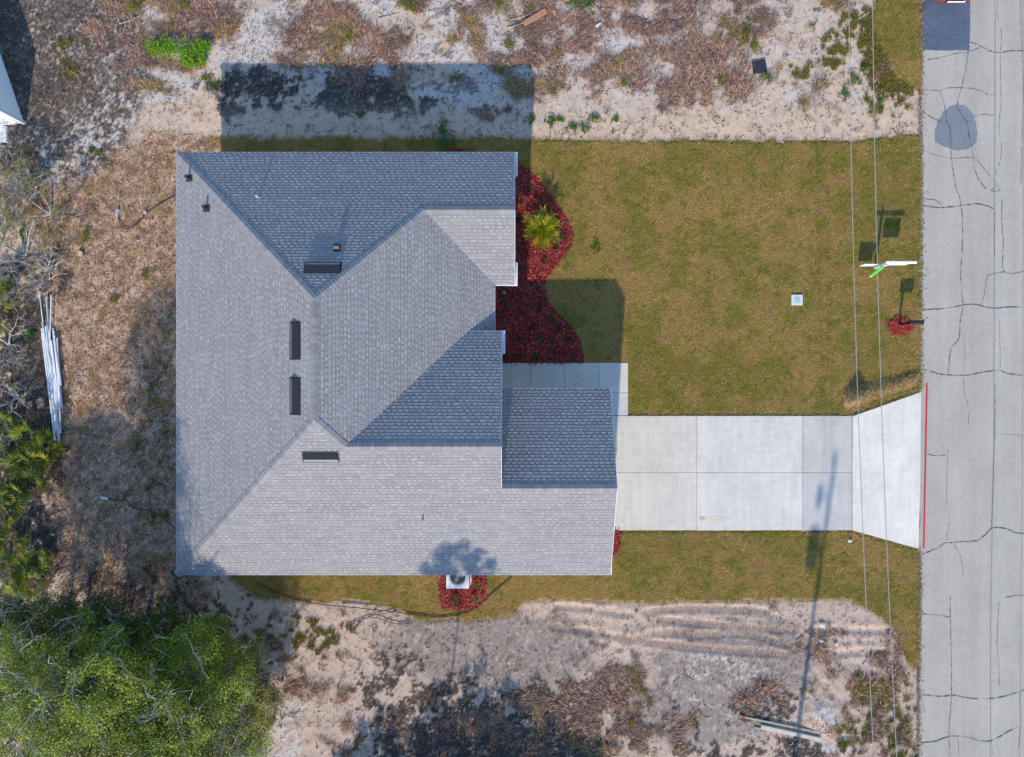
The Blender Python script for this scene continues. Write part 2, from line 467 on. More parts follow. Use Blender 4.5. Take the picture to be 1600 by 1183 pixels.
# tyre ruts pressed into the southern sand
RUTS = [[(870, 946), (905, 949), (940, 954), (985, 960)], [(862, 978), (880, 982), (915, 985), (950, 991)],
        [(1000, 994), (1030, 989), (1060, 989), (1085, 992), (1120, 990), (1160, 990), (1192, 996), (1230, 1008)],
        [(960, 995), (1010, 1002), (1050, 1008), (1100, 1013), (1150, 1017), (1200, 1020), (1228, 1022)],
        [(1035, 967), (1080, 972), (1120, 977), (1160, 981), (1195, 983), (1240, 984)],
        [(1010, 957), (1060, 951), (1130, 952), (1170, 953), (1205, 960)], [(1295, 1022), (1340, 1019), (1390, 1018)], [(1270, 984), (1330, 985), (1400, 986)],
        [(1262, 1035), (1280, 1060), (1300, 1085)]]
hz = (n_med - 0.5) * 0.05 + (n_fin - 0.5) * 0.05 + (n_gra - 0.5) * 0.025
for r in RUTS:
    pts = smooth_path([P(*q) for q in r], 8)
    d2 = np.full(GX.shape, 9.0)
    for a, b in zip(pts[:-1], pts[1:]):
        x0 = min(a.x, b.x) - 0.6; x1 = max(a.x, b.x) + 0.6; y0 = min(a.y, b.y) - 0.6; y1 = max(a.y, b.y) + 0.6
        i0, i1 = np.searchsorted(gx, [x0, x1]); j0, j1 = np.searchsorted(gy, [y0, y1])
        X = GX[j0:j1, i0:i1]; Y = GY[j0:j1, i0:i1]
        L2 = max((b - a).length_squared, 1e-9)
        t = np.clip(((X - a.x) * (b.x - a.x) + (Y - a.y) * (b.y - a.y)) / L2, 0, 1)
        d = np.hypot(X - a.x - t * (b.x - a.x), Y - a.y - t * (b.y - a.y))
        d2[j0:j1, i0:i1] = np.minimum(d2[j0:j1, i0:i1], d)
    hz += -0.045 * np.exp(-(d2 / 0.13) ** 2) + 0.024 * np.exp(-((d2 - 0.24) / 0.09) ** 2)
flat = in_poly(PX, PY, HOUSE_PX) | in_poly(PX, PY, DRIVE_PX) | (PX > 1432) | in_poly(PX, PY, LAWN_POLY)
hz = np.where(flat, np.minimum(hz, 0) * 0.3 - 0.03, hz)
hz = np.where(far > 0.5, hz * 0.5 - 0.02, hz)
# water-worn rise in the south east rubble
hz += blobs([(1288, 1120, 34, 30)]) * 0.12 * (n_fin + 0.3)
far2 = np.clip(sstep(22.9, 23.7, np.abs(GX)) + sstep(17.2, 18.0, np.abs(GY)), 0, 1)
lay(lin(160, 140, 116), far2)
hz = hz * (1 - far2) - 0.02 * far2
nx, ny = len(gx), len(gy)
V = np.stack([GX, GY, hz], -1).reshape(-1, 3)
ii = (np.arange(ny - 1)[:, None] * nx + np.arange(nx - 1)[None, :]).ravel()
Q = np.stack([ii, ii + 1, ii + nx + 1, ii + nx], 1)
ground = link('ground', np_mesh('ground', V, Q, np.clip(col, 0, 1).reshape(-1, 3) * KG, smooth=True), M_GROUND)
tag(ground, kind='structure')

def sample_grid(weight, n, seed):
    """n random spots with the given density over the fine part of the grid"""
    r = np.random.default_rng(seed)
    fine = (np.abs(GX) < 23.3) & (np.abs(GY) < 17.5)
    w = np.where(fine, weight, 0).ravel()
    c = np.cumsum(w); c /= c[-1]
    idx = np.searchsorted(c, r.random(n))
    p = V[idx].copy()
    p[:, 0] += (r.random(n) - 0.5) * STEP * 1.2; p[:, 1] += (r.random(n) - 0.5) * STEP * 1.2
    return p, idx, r

# tyre tread lugs pressed along the ruts
tracks = empty('tyre_track_marks')
tag(tracks, kind='structure')
for r in RUTS[2:6]:
    mb = MB()
    pts = smooth_path([P(*q) for q in r], 10)
    acc = 0.0
    for a, b in zip(pts[:-1], pts[1:]):
        d = b - a; L = d.length; d.normalize(); s = Vector((-d.y, d.x, 0))
        t = 0.0
        while acc + L - t > 0.105:
            t += 0.105 - acc; acc = 0.0
            if t > L: break
            c = a + d * t + s * 0.02
            h = random.uniform(-0.006, 0.018)
            v = []
            for sgn in (-0.15, 0.16):
                for e in (-0.028, 0.0, 0.028):
                    q = c + s * sgn + d * (e + sgn * 0.25)
                    v.append((q.x, q.y, -0.02 if e else h))
            mb.add(v, [(0, 1, 4, 3), (1, 2, 5, 4), (0, 2, 1), (3, 4, 5)])
        acc += L - t if t <= L else 0
    if mb.v:
        tag(mb.build('tyre_track', mat('pressed_sand', tuple(float(q) for q in lin(196, 176, 160) * KG), 0.95, var=((20, 0.15, 3),)), tracks), kind='stuff')

# ------------------------------------------------------------------ lawn (sod laid a little proud of the sand)
def grass_sheet(name, poly, z, seed):
    inside = in_poly(PX + 5 * (wob + (n_gra - 0.5)), PY + 7 * (wob2 + (n_gra - 0.5) * 1.3), poly)
    inside &= ~in_poly(PX, PY, [(330, 275), (790, 275), (770, 560), (930, 620), (930, 870), (330, 870)])
    fc = inside[:-1, :-1] & inside[1:, :-1] & inside[:-1, 1:] & inside[1:, 1:]
    used = np.zeros(inside.shape, bool)
    used[:-1, :-1] |= fc; used[1:, :-1] |= fc; used[:-1, 1:] |= fc; used[1:, 1:] |= fc
    full = np.zeros(inside.shape, int)
    full[:-1, :-1] += fc; full[1:, :-1] += fc; full[:-1, 1:] += fc; full[1:, 1:] += fc
    rim = used & (full < 4)
    zz = z + (n_fin - 0.5) * 0.035
    zz = np.where(rim, -0.03, zz)
    ids = -np.ones(inside.shape, int); ids[used] = np.arange(used.sum())
    Vv = np.stack([GX[used], GY[used], zz[used]], 1)
    q = np.stack([ids[:-1, :-1][fc], ids[:-1, 1:][fc], ids[1:, 1:][fc], ids[1:, :-1][fc]], 1)
    return inside, Vv, q, used, zz

sod = hash2(np.floor(GX / 0.61 + 0.02 * wob * 20), np.floor(GY / 1.22 + (np.floor(GX / 0.61) % 2) * 0.5), 9)
dry = np.clip(sstep(0.38, 0.62, n_big * 0.5 + n_med * 0.5) * 0.9 + (n_fin - 0.5) * 1.3 + (sod - 0.5) * 0.22, 0, 1)
def lawn_color(shape_sel):
    d = dry[shape_sel][:, None]
    g = n_fin[shape_sel][:, None]
    c = lin(126, 124, 60) * (1 - d) + lin(160, 138, 88) * d
    c = np.where(g > 0.60, c * 0.45 + lin(150, 118, 88) * 0.55, c)
    c = np.where(g < 0.36, c * 0.6 + lin(84, 88, 32) * 0.4, c)
    return c
LAWN_IN = None
for nm, poly, sd in (('lawn', LAWN_POLY, 1), ('grass_verge', VERGE_POLY, 2)):
    ins, Vv, q, used, zz = grass_sheet(nm, poly, 0.05, sd)
    o = link(nm, np_mesh(nm, Vv, q, lawn_color(used) * np.array([0.80, 0.72, 0.58]), smooth=False), M_LAWN)
    tag(o, kind='structure')
    LAWN_IN = ins if LAWN_IN is None else (LAWN_IN | ins)

BED_FRONT = [(700, 230), (800, 250), (822, 262), (845, 285), (868, 318), (888, 345), (896, 366), (892, 386), (878, 404), (858, 430), (850, 446), (853, 466), (868, 488), (892, 508), (905, 530), (911, 552), (912, 567), (700, 567)]
BED_AC = [(690, 880), (756, 880), (759, 905), (758, 935), (748, 948), (720, 950), (692, 950), (686, 930)]
BED_SIDE = [(930, 829), (968, 829), (968, 852), (962, 866), (930, 866)]
BED_MAIL = [(1404 + 17 * math.cos(a), 510 + 12 * math.sin(a)) for a in np.linspace(0, 2 * math.pi, 20, endpoint=False)]
no_grass = (in_poly(PX, PY, BED_FRONT) | in_poly(PX, PY, BED_AC) | in_poly(PX, PY, BED_SIDE) | in_poly(PX, PY, BED_MAIL) | in_poly(PX, PY, DRIVE_PX)
            | in_poly(PX, PY, [(780, 565), (985, 565), (985, 655), (780, 655)]) | (PX > 1440))
wl = (LAWN_IN & ~no_grass) * (0.55 + 0.9 * n_fin)
N = 250000
p, idx, r = sample_grid(wl.astype(float), N, 21)
p[:, 2] = 0.045 + (n_fin.ravel()[idx] - 0.5) * 0.035
d = np.clip(dry.ravel()[idx] + r.normal(0, 0.2, N), 0, 1)[:, None]
c = lin(142, 142, 58) * (1 - d) + lin(196, 172, 110) * d
k = r.random(N)[:, None]
c = np.where(k < 0.14, lin(116, 126, 46), c); c = np.where(k > 0.84, lin(206, 174, 146), c)
c = np.where(blobs([(930, 385, 8, 12), (1320, 560, 70, 60, .6), (1400, 500, 30, 300, .35), (880, 280, 20, 40, .4), (1050, 650, 60, 30, .3), (700, 228, 40, 14, .8)]).ravel()[idx][:, None] > r.random(N)[:, None], c * 0.4 + lin(108, 128, 40) * 0.6, c)
sc_ = sstep(0.60, 0.70, n_fin.ravel()[idx] * 0.6 + n_med.ravel()[idx] * 0.4)[:, None]
c = c * (1 - sc_ * 0.75) + lin(176, 140, 112) * 0.8 * sc_ * 0.75
c = c * (0.7 + 0.6 * r.random((N, 1)))
g = blades('lawn_grass', p, r.random(N) * 6.283, 0.05 + 0.075 * r.random(N), 0.012 + 0.012 * r.random(N), np.radians(10 + 45 * r.random(N)), c * np.array([0.90, 0.82, 0.66]), M_GRASS, 0.12, mode=1)
tag(g, 'short olive and straw coloured grass covering the lawn', 'grass', kind='stuff')

# ------------------------------------------------------------------ dry scrub, weeds and litter on the open ground
open_g = ~LAWN_IN & ~flat & (PX < 1436)
N = 120000
p, idx, r = sample_grid(((w_scr + 0.75 * w_bscr) ** 1.3 * (0.02 + sstep(0.43, 0.60, n_fin * 0.7 + n_gra * 0.3)) + 0.004) * open_g, N, 31)
cl = vnoise(p[:, 0] * 1.3, p[:, 1] * 1.3, 77)
a0 = fbm(p[:, 0] * 0.5, p[:, 1] * 0.5, 78, 2) * 12
pal = np.array([lin(182, 142, 122), lin(164, 128, 118), lin(202, 174, 162), lin(138, 108, 102), lin(182, 156, 112), lin(156, 132, 130), lin(110, 86, 82)])
pick = (r.integers(0, len(pal), N) * 0.6 + cl * 7 * 0.4).astype(int) % len(pal)
c = pal[pick] * (0.6 + 0.7 * r.random((N, 1)))
gsel = (vnoise(p[:, 0] * 0.9, p[:, 1] * 0.9, 90) > 0.72) & (r.random(N) < 0.45)
c[gsel] = lin(160, 142, 72) * (0.7 + 0.5 * r.random((gsel.sum(), 1)))
s = blades('dry_scrub', p, a0 + r.normal(0, 0.9, N), 0.12 + 0.30 * r.random(N) ** 1.6, 0.010 + 0.016 * r.random(N), np.radians(4 + 40 * r.random(N) ** 1.5), c * np.array([0.84, 0.80, 0.75]), M_DRY, 0.1, mode=2)
tag(s, 'tangled dead brown fern and weed stems over the sandy lot', 'dry scrub', kind='stuff')

N = 60000
p, idx, r = sample_grid((w_west * (0.35 + n_fin) + w_dark * 0.7) * open_g, N, 32)
pal = np.array([lin(186, 152, 128), lin(162, 128, 108), lin(212, 188, 168), lin(132, 100, 82), lin(170, 146, 90), lin(206, 172, 140), lin(110, 86, 72)])
c = pal[r.integers(0, len(pal), N)] * (0.6 + 0.65 * r.random((N, 1)))
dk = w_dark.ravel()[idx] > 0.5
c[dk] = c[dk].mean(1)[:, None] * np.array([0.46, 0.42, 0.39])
s = blades('leaf_litter', p, r.random(N) * 6.283, 0.05 + 0.09 * r.random(N), 0.02 + 0.03 * r.random(N), np.radians(3 + 28 * r.random(N)), c * KG * 1.05, M_DRY, 0.1, mode=2)
tag(s, 'brown leaf litter and dead weeds over the back yard', 'leaf litter', kind='stuff')

N = 26000
p, idx, r = sample_grid((w_gr * 1.0 + 0.0008 * (w_scr > 0.3)) * open_g, N, 33)
c = np.where(r.random((N, 1)) < 0.5, lin(122, 122, 48), lin(150, 138, 66)) * (0.65 + 0.6 * r.random((N, 1)))
s = blades('wild_grass', p, r.random(N) * 6.283, 0.06 + 0.12 * r.random(N), 0.012 + 0.014 * r.random(N), np.radians(15 + 50 * r.random(N)), c * 0.8, M_GRASS, 0.15)
tag(s, 'sparse olive weeds and grass creeping over the sand', 'weeds', kind='stuff')

N = 30000
p, idx, r = sample_grid((open_g & (w_west < 0.3)) * (0.08 + spk + 0.4 * w_scr), N, 34)
c = np.array([lin(88, 72, 62), lin(120, 100, 88), lin(64, 54, 50), lin(150, 140, 132)])[r.integers(0, 4, N)] * (0.7 + 0.5 * r.random((N, 1)))
s = blades('twig_litter', p, r.random(N) * 6.283, 0.04 + 0.16 * r.random(N) ** 2, 0.012 + 0.018 * r.random(N), np.radians(2 + 14 * r.random(N)), c * 0.8, M_DRY, 0.02)
tag(s, 'scattered twigs and dark crumbs on the pale sand', 'twigs', kind='stuff')

# ------------------------------------------------------------------ road
def wpoly(pts, z=0.0): return [tuple(P(x, y, z)[:2]) for x, y in pts]
def strip_sheet(name, pts, z0, z1, m, parent=None, col=None):
    return MB().prism(wpoly(pts), z0, z1, col).build(name, m, parent, colors=col is not None)
ex = [1437.5 + 2.2 * math.sin(i * 1.7) + random.uniform(-1.6, 1.6) - 3.5 * (i / 40) for i in range(-12, 53)]
edge = [(ex[i + 12], i * 30.0) for i in range(-12, 53)]
road = MB()
n = len(edge)
cols = [(0, 0.402, 0.374, 0.318), (52, 0.412, 0.382, 0.325), (92, 0.382, 0.354, 0.302), (115, 0.42, 0.392, 0.337), (160, 0.405, 0.377, 0.322), (245, 0.375, 0.358, 0.335)]
vs = []; fs = []; cc = []
for i, (x, y) in enumerate(edge):
    for j, (dx, *cl_) in enumerate(cols):
        q = P(x + dx if j == 0 else 1437 - 3.5 * (i - 12) / 40 + dx, y)
        vs.append((q.x, q.y, 0.03)); cc.append(cl_)
    q = P(x, y); vs.append((q.x - 0.02, q.y, -0.08)); cc.append(cols[0][1:])
k = len(cols) + 1
for i in range(n - 1):
    for j in range(len(cols) - 1):
        a = i * k + j
        fs.append((a, a + k, a + k + 1, a + 1))
    a = i * k + k - 1
    fs.append((a, a + k, (i + 1) * k, i * k))
road.add(vs, fs); road.c = cc
# the road goes on beyond the picture both ways
for y0, y1 in ((16.0 + 9.7, 400), (-400, -26.15)):
    pass
ROAD = tag(road.build('road', M_ROAD, colors=True), kind='structure')
for nm, ya, yb in (('a', P(0, -360).y, 400.0), ('b', -400.0, P(0, 1560).y)):
    x0 = P(1437, 0).x - (0.1 if nm == 'b' else 0)
    MB().box(x0, x0 + 6.65, min(ya, yb), max(ya, yb), -0.08, 0.03, col=(0.402, 0.374, 0.318)).build('road_stretch', M_ROAD, ROAD, colors=True)

def ragged(cx, cy, rx, ry, seed, n=40, jag=0.04):
    rr = random.Random(seed)
    return [(cx + rx * math.cos(2 * math.pi * i / n) * (1 + rr.uniform(-jag, jag)), cy + ry * math.sin(2 * math.pi * i / n) * (1 + rr.uniform(-jag, jag))) for i in range(n)]
def patch(name, pts, m):
    rr = random.Random(len(pts)); q = []
    for a, b in zip(pts, pts[1:] + pts[:1]):
        n_ = max(1, int(math.hypot(b[0] - a[0], b[1] - a[1]) / 2.5))
        q += [(a[0] + (b[0] - a[0]) * k / n_ + rr.uniform(-.7, .7), a[1] + (b[1] - a[1]) * k / n_ + rr.uniform(-.7, .7)) for k in range(n_)]
    pts = q
    MB().prism(wpoly(pts), 0.02, 0.034, None).build(name, m, ROAD)
patch('road_patch', [(1440, -40), (1516, -40), (1515.5, 0), (1515, 40), (1513.5, 79), (1480, 79.5), (1443, 79), (1439, 73), (1437, 60), (1438, 30)], M_PATCH)  # dark blue-grey rectangle over the road surface
patch('road_patch', [(1459, 222), (1460, 205), (1464, 190), (1473, 175), (1485, 166), (1497, 164), (1508, 166), (1519, 178), (1525, 195), (1526, 210), (1525, 222), (1517, 231), (1505, 235), (1490, 235), (1475, 230)], M_PATCH2)
# stained, rust-dusted surface in front of the driveway
M_STAIN = mat('dusty_stain', (0.285, 0.268, 0.262), 0.9, var=((1.5, 0.08, 4), (60, 0.15, 2)))

CRACKS = [(2.0, [(1440, 55), (1455, 56), (1470, 58), (1490, 62), (1512, 66), (1530, 72), (1545, 80), (1560, 83), (1580, 80), (1600, 80)]),
 (1.2, [(1442, 95), (1465, 92), (1490, 85), (1510, 82), (1525, 77), (1533, 73)]),
 (1.5, [(1512, 66), (1512, 80), (1508, 110), (1503, 130), (1498, 150), (1494, 168)]), (2.3, [(1494, 168), (1503, 182), (1510, 192), (1513, 210), (1518, 230)]), (1.4, [(1518, 230), (1520, 250), (1522, 265), (1530, 283), (1540, 296)]),
 (1.3, [(1440, 141), (1465, 142), (1485, 138), (1525, 140), (1540, 147), (1553, 150)]),
 (1.4, [(1467, 142), (1475, 165), (1478, 190)]), (2.2, [(1478, 190), (1483, 200), (1485, 225), (1485, 235)]), (1.6, [(1485, 235), (1486, 250), (1490, 280), (1493, 296), (1499, 310), (1501, 325)]),
 (1.6, [(1440, 174), (1460, 187), (1478, 191)]), (1.0, [(1443, 234), (1465, 244), (1490, 248), (1520, 247), (1535, 262), (1545, 275), (1555, 285), (1562, 297), (1548, 299), (1556, 290)]),
 (1.0, [(1510, 192), (1528, 180), (1553, 181)]), (0.8, [(1558, 0), (1558, 30), (1564, 52), (1562, 90), (1563, 160), (1560, 200), (1564, 240), (1554, 275)]),
 (0.9, [(1593, 0), (1595, 60), (1598, 120), (1597, 200), (1594, 290)]),
 (1.7, [(1440, 321), (1455, 324), (1470, 325), (1485, 324), (1500, 322), (1525, 319), (1540, 322), (1553, 327)]), (1.0, [(1443, 311), (1462, 314), (1470, 322)]),
 (1.7, [(1501, 325), (1503, 350), (1502, 400), (1500, 430), (1501, 455), (1504, 475), (1500, 500), (1497, 530), (1485, 545), (1481, 582)]),
 (1.9, [(1440, 484), (1470, 483), (1490, 480), (1504, 477), (1520, 476), (1535, 479), (1555, 482), (1580, 480), (1600, 481)]),
 (1.3, [(1565, 310), (1564, 340), (1567, 380), (1568, 425), (1600, 424)]), (1.0, [(1568, 425), (1545, 430), (1540, 440), (1537, 460), (1532, 478)]),
 (1.8, [(1438, 577), (1455, 581), (1470, 585), (1500, 587), (1525, 584), (1540, 581), (1560, 579), (1575, 584), (1600, 587)]), (0.7, [(1507, 535), (1506, 584)]), (0.9, [(1561, 500), (1562, 580)]),
 (0.8, [(1504, 590), (1508, 620), (1513, 640), (1512, 662)]), (0.9, [(1446, 709), (1460, 712), (1480, 711)]), (0.7, [(1480, 700), (1478, 780), (1483, 800), (1480, 830), (1477, 848)]),
 (1.8, [(1437, 868), (1452, 861), (1465, 856), (1475, 849), (1490, 848), (1500, 846), (1525, 845), (1540, 834), (1550, 825), (1570, 826), (1585, 832), (1600, 834)]),
 (0.8, [(1490, 850), (1500, 870), (1504, 900)]), (1.0, [(1554, 600), (1553, 680), (1550, 760), (1549, 800), (1547, 830)]), (0.6, [(1553, 680), (1575, 679), (1600, 681)]),
 (1.3, [(1484, 930), (1484, 965), (1485, 1000), (1486, 1080), (1482, 1140), (1484, 1183)]), (1.2, [(1437, 959), (1450, 960), (1465, 961), (1483, 964)]),
 (1.6, [(1437, 1085), (1455, 1087), (1470, 1088), (1487, 1086), (1505, 1089), (1520, 1091), (1550, 1091), (1575, 1086), (1600, 1077)]), (1.4, [(1437, 1160), (1460, 1158), (1483, 1150), (1510, 1151), (1530, 1157), (1548, 1157), (1570, 1145), (1590, 1135)]),
 (0.8, [(1560, 940), (1557, 1000), (1560, 1050), (1560, 1075)]), (0.8, [(1592, 1080), (1594, 1130), (1588, 1183)]), (0.9, [(1565, 934), (1590, 930), (1600, 932)]), (0.8, [(1496, 1150), (1497, 1183)]), (0.9, [(1548, 1157), (1552, 1183)]),
 (1.0, [(1553, 330), (1553, 400)])]
def crack_mesh(pts, wpx, z, seed, jag=1.0):
    rr = random.Random(seed)
    path = smooth_path([P(*q) for q in pts], 5)
    # jagged wander
    out = [path[0]]
    for a, b in zip(path[:-1], path[1:]):
        n_ = max(1, int((b - a).length / 0.07))
        for k_ in range(1, n_ + 1):
            q = a.lerp(b, k_ / n_)
            out.append(q + Vector((rr.uniform(-1, 1), rr.uniform(-1, 1), 0)) * 0.014 * jag)
    mb = MB(); vs = []; fs = []
    for i, q in enumerate(out):
        d = out[min(i + 1, len(out) - 1)] - out[max(i - 1, 0)]
        s = Vector((-d.y, d.x, 0)).normalized()
        w = wpx / 37 / 2 * (rr.choice((0.2, 0.5, 0.8, 1.0, 1.3, 1.7)) if jag > 0.6 else 0.8) * rr.uniform(0.8, 1.2)
        if i in (0, len(out) - 1): w *= 0.3
        vs += [(q.x - s.x * w, q.y - s.y * w, z), (q.x + s.x * w, q.y + s.y * w, z)]
    for i in range(len(out) - 1):
        fs.append((2 * i, 2 * i + 2, 2 * i + 3, 2 * i + 1))
    mb.add(vs, fs)
    return mb
for i, (w, pts) in enumerate(CRACKS):
    crack_mesh(pts, w * 0.56, 0.038 + 0.0002 * i, 100 + i).build('crack', M_CRACK, ROAD)
crack_mesh([(1554, -60), (1554, 100), (1553, 300), (1552.5, 500), (1552, 700), (1549, 850), (1547, 1000), (1547, 1240)], 2.2, 0.0345, 5, 0.5).build('paving_seam', M_SEAM, ROAD)
crack_mesh([(1597, -60), (1598, 300), (1597, 600), (1595, 900), (1592, 1240)], 1.4, 0.0345, 6, 0.5).build('paving_seam', M_SEAM, ROAD)

N = 5200
r = np.random.default_rng(77)
ry_ = r.uniform(-60, 1240, N); rxp = 1438.5 - 3.5 * ry_ / 1200 + np.abs(r.normal(0, 1.0, N)) ** 1.5 * 2.2 - 2.0
p = np.stack([(rxp - CX) / 37, (CY - ry_) / 37, np.full(N, 0.04)], 1)
ok = (ry_ < 608) | (ry_ > 862); p = p[ok]; N = len(p)
c = np.array([lin(150, 124, 96), lin(120, 100, 70), lin(178, 160, 146), lin(96, 82, 70)])[r.integers(0, 4, N)] * (0.7 + 0.6 * r.random((N, 1)))
s = blades('verge_litter', p, r.random(N) * 6.283, 0.03 + 0.08 * r.random(N), 0.015 + 0.03 * r.random(N), np.radians(2 + 20 * r.random(N)), c * 0.85, M_DRY, 0.05, mode=2)
tag(s, 'sand crumbs and dead grass along the ragged road edge', 'litter', kind='stuff')

# ------------------------------------------------------------------ driveway and front walk (cast slabs)
def slab(parent, pts, z1, col, name='slab', z0=-0.06, inset=0.012):
    """bevelled slab with a recessed joint around it"""
    w = [Vector((*q, 0)) for q in wpoly(pts)]
    A = sum(w[i].x * w[(i + 1) % len(w)].y - w[(i + 1) % len(w)].x * w[i].y for i in range(len(w)))
    if A < 0: w = w[::-1]
    def off(d):
        o = []
        n_ = len(w)
        for i in range(n_):
            a, b, c = w[i - 1], w[i], w[(i + 1) % n_]
            d1 = (b - a).normalized(); d2 = (c - b).normalized()
            n1 = Vector((-d1.y, d1.x, 0)); n2 = Vector((-d2.y, d2.x, 0))
            m_ = (n1 + n2); m_ = m_ / max(m_.dot(n1), 0.2)
            o.append(b + m_ * d)
        return o
    n_ = len(w); vs = []; fs = []
    for d, z in ((inset * 0.5, z0), (inset * 0.5, z1 - 0.008), (inset * 0.5 + 0.009, z1)):
        vs += [(q.x, q.y, z) for q in off(d)]
    fs.append(tuple(range(2 * n_, 3 * n_)))
    for l in range(2):
        for i in range(n_):
            j = (i + 1) % n_
            fs.append((l * n_ + i, l * n_ + j, (l + 1) * n_ + j, (l + 1) * n_ + i))
    return MB().add(vs, fs, col).build(name, M_CONC, parent, colors=True)
drive = tag(empty('driveway', P(1140, 740)), kind='structure')
CW = (0.575, 0.535, 0.46); CG = (0.495, 0.47, 0.42); CA = (0.67, 0.635, 0.555)
def at_parent(o):
    o.matrix_parent_inverse = o.parent.matrix_basis.inverted()
    return o
for (x0, x1), c, c2 in (((900, 1088), CW, (0.585, 0.543, 0.467)), ((1088, 1253), (0.595, 0.562, 0.49), (0.60, 0.566, 0.495)), ((1253, 1330), CG, (0.485, 0.465, 0.425))):
    at_parent(slab(drive, [(x0, 649.5), (x1, 649.5), (x1, 738), (x0, 738)], 0.075, c))
    at_parent(slab(drive, [(x0, 738), (x1, 738), (x1, 828), (x0, 828.5)], 0.075, c2))
at_parent(slab(drive, [(1331, 650), (1438, 612), (1437, 740), (1434, 857), (1330.5, 828), (1330.5, 740)], 0.072, CA, 'apron'))
at_parent(strip_sheet('joint_bed', [(902, 651), (1330, 651), (1430, 618), (1428, 850), (1326, 826), (902, 827)], -0.05, 0.052, mat('joint_dirt', (0.17, 0.165, 0.16), 0.95), drive))
# rust mark left on one slab
stn = MB()
for cx, cy, rx, ry, c in ((1113, 810, 26, 4.5, (0.60, 0.53, 0.42)), (1097, 809, 4.5, 2.6, (0.50, 0.36, 0.18))):
    stn.add([(*q, 0.0785 + (0.001 if rx < 10 else 0)) for q in wpoly(ragged(cx, cy, rx, ry, 3, 26, 0.16)[::-1])], [tuple(range(26))], c)
at_parent(stn.build('rust_stain', M_CONC, drive, colors=True))

walk = tag(empty('front_walk', P(880, 600)), kind='structure')
xs = [760, 829, 882, 935]
for a, b in zip(xs[:-1], xs[1:]):
    at_parent(slab(walk, [(a, 567), (b, 567), (b, 622), (a, 622)], 0.07, CW))
at_parent(slab(walk, [(935, 567), (981, 567), (981, 613), (935, 613)], 0.07, CW))
at_parent(slab(walk, [(950, 613), (981, 613), (981, 649), (950, 649)], 0.07, (0.52, 0.505, 0.49)))
at_parent(strip_sheet('joint_bed', [(762, 568), (980, 568), (980, 648), (952, 648), (952, 620), (762, 620)], -0.05, 0.05, MATS['joint_dirt'], walk))

# ------------------------------------------------------------------ mulch beds
def mulch_bed(name, poly, seed, nchips, hi=0.09):
    root = tag(empty(name, P(sum(q[0] for q in poly) / len(poly), sum(q[1] for q in poly) / len(poly))), kind='structure')
    o = at_parent(MB().prism(wpoly(poly), -0.04, hi - 0.012).build('mulch_base', M_MULCH, root))
    r = np.random.default_rng(seed)
    xs_ = [q[0] for q in poly]; ys_ = [q[1] for q in poly]
    x = r.uniform(min(xs_) - 6, max(xs_) + 6, nchips * 4); y = r.uniform(min(ys_) - 6, max(ys_) + 6, nchips * 4)
    jx = r.normal(0, 2.2, len(x)); jy = r.normal(0, 2.2, len(x))
    ok = in_poly(x + jx, y + jy, poly); x = x[ok][:nchips]; y = y[ok][:nchips]; n_ = len(x)
    pos = np.stack([(x - CX) / 37, (CY - y) / 37, hi - 0.015 + 0.03 * r.random(n_)], 1)
    pal_ = np.array([lin(196, 76, 64), lin(162, 50, 50), lin(216, 112, 94), lin(122, 40, 44), lin(180, 66, 58), lin(150, 84, 74)])
    c_ = pal_[r.integers(0, len(pal_), n_)] * (0.6 + 0.6 * r.random((n_, 1)))
    ch = blades('mulch_chips', pos, r.random(n_) * 6.283, 0.05 + 0.09 * r.random(n_), 0.02 + 0.025 * r.random(n_), np.radians(-8 + 34 * r.random(n_)), c_ * 0.85, M_CHIP, 0.02, root)
    at_parent(ch); tag(ch, kind='stuff')
    return root
mulch_bed('mulch_bed', BED_FRONT, 1, 17000)
mulch_bed('mulch_bed', BED_AC, 2, 2600)
mulch_bed('mulch_bed', BED_SIDE, 3, 800)
mulch_bed('mulch_bed', BED_MAIL, 4, 900, 0.11)

# ------------------------------------------------------------------ house
ZE = 2.70; MS = 0.46; MNn = 0.471
xW, yN, yS, xE = -12.84, 8.66, -7.51, -0.66
xG, yG = 3.77, -0.37            # garage front and its north eave
xR = -0.38; yR, zR_ = 1.79, 3.15  # raised entry gable
xN = 0.10; yNS = 3.59           # north wing front and its south eave
rx_ = (xW + xE) / 2; zr = ZE + MS * (xE - rx_)
ryN = yN - (zr - ZE) / MNn; ryS = yS + (zr - ZE) / MS
wy = (MNn * yN + MS * yNS) / (MNn + MS); wz = ZE + MS * (wy - yNS)
vx = xE - (wz - ZE) / MS
uy = (zR_ + MS * yR - ZE + MS * yS) / (2 * MS); uz = ZE + MS * (uy - yS)
ux = xE - (uz - ZE) / MS
gyy = (yG + yS) / 2; gz = ZE + MS * (gyy - yS)
vdx = xE - (zR_ - ZE) / MS       # valley foot
house = empty('house', (0, 0, 0))
tag(house, 'single storey house with grey shingled hip and gable roof', 'house')

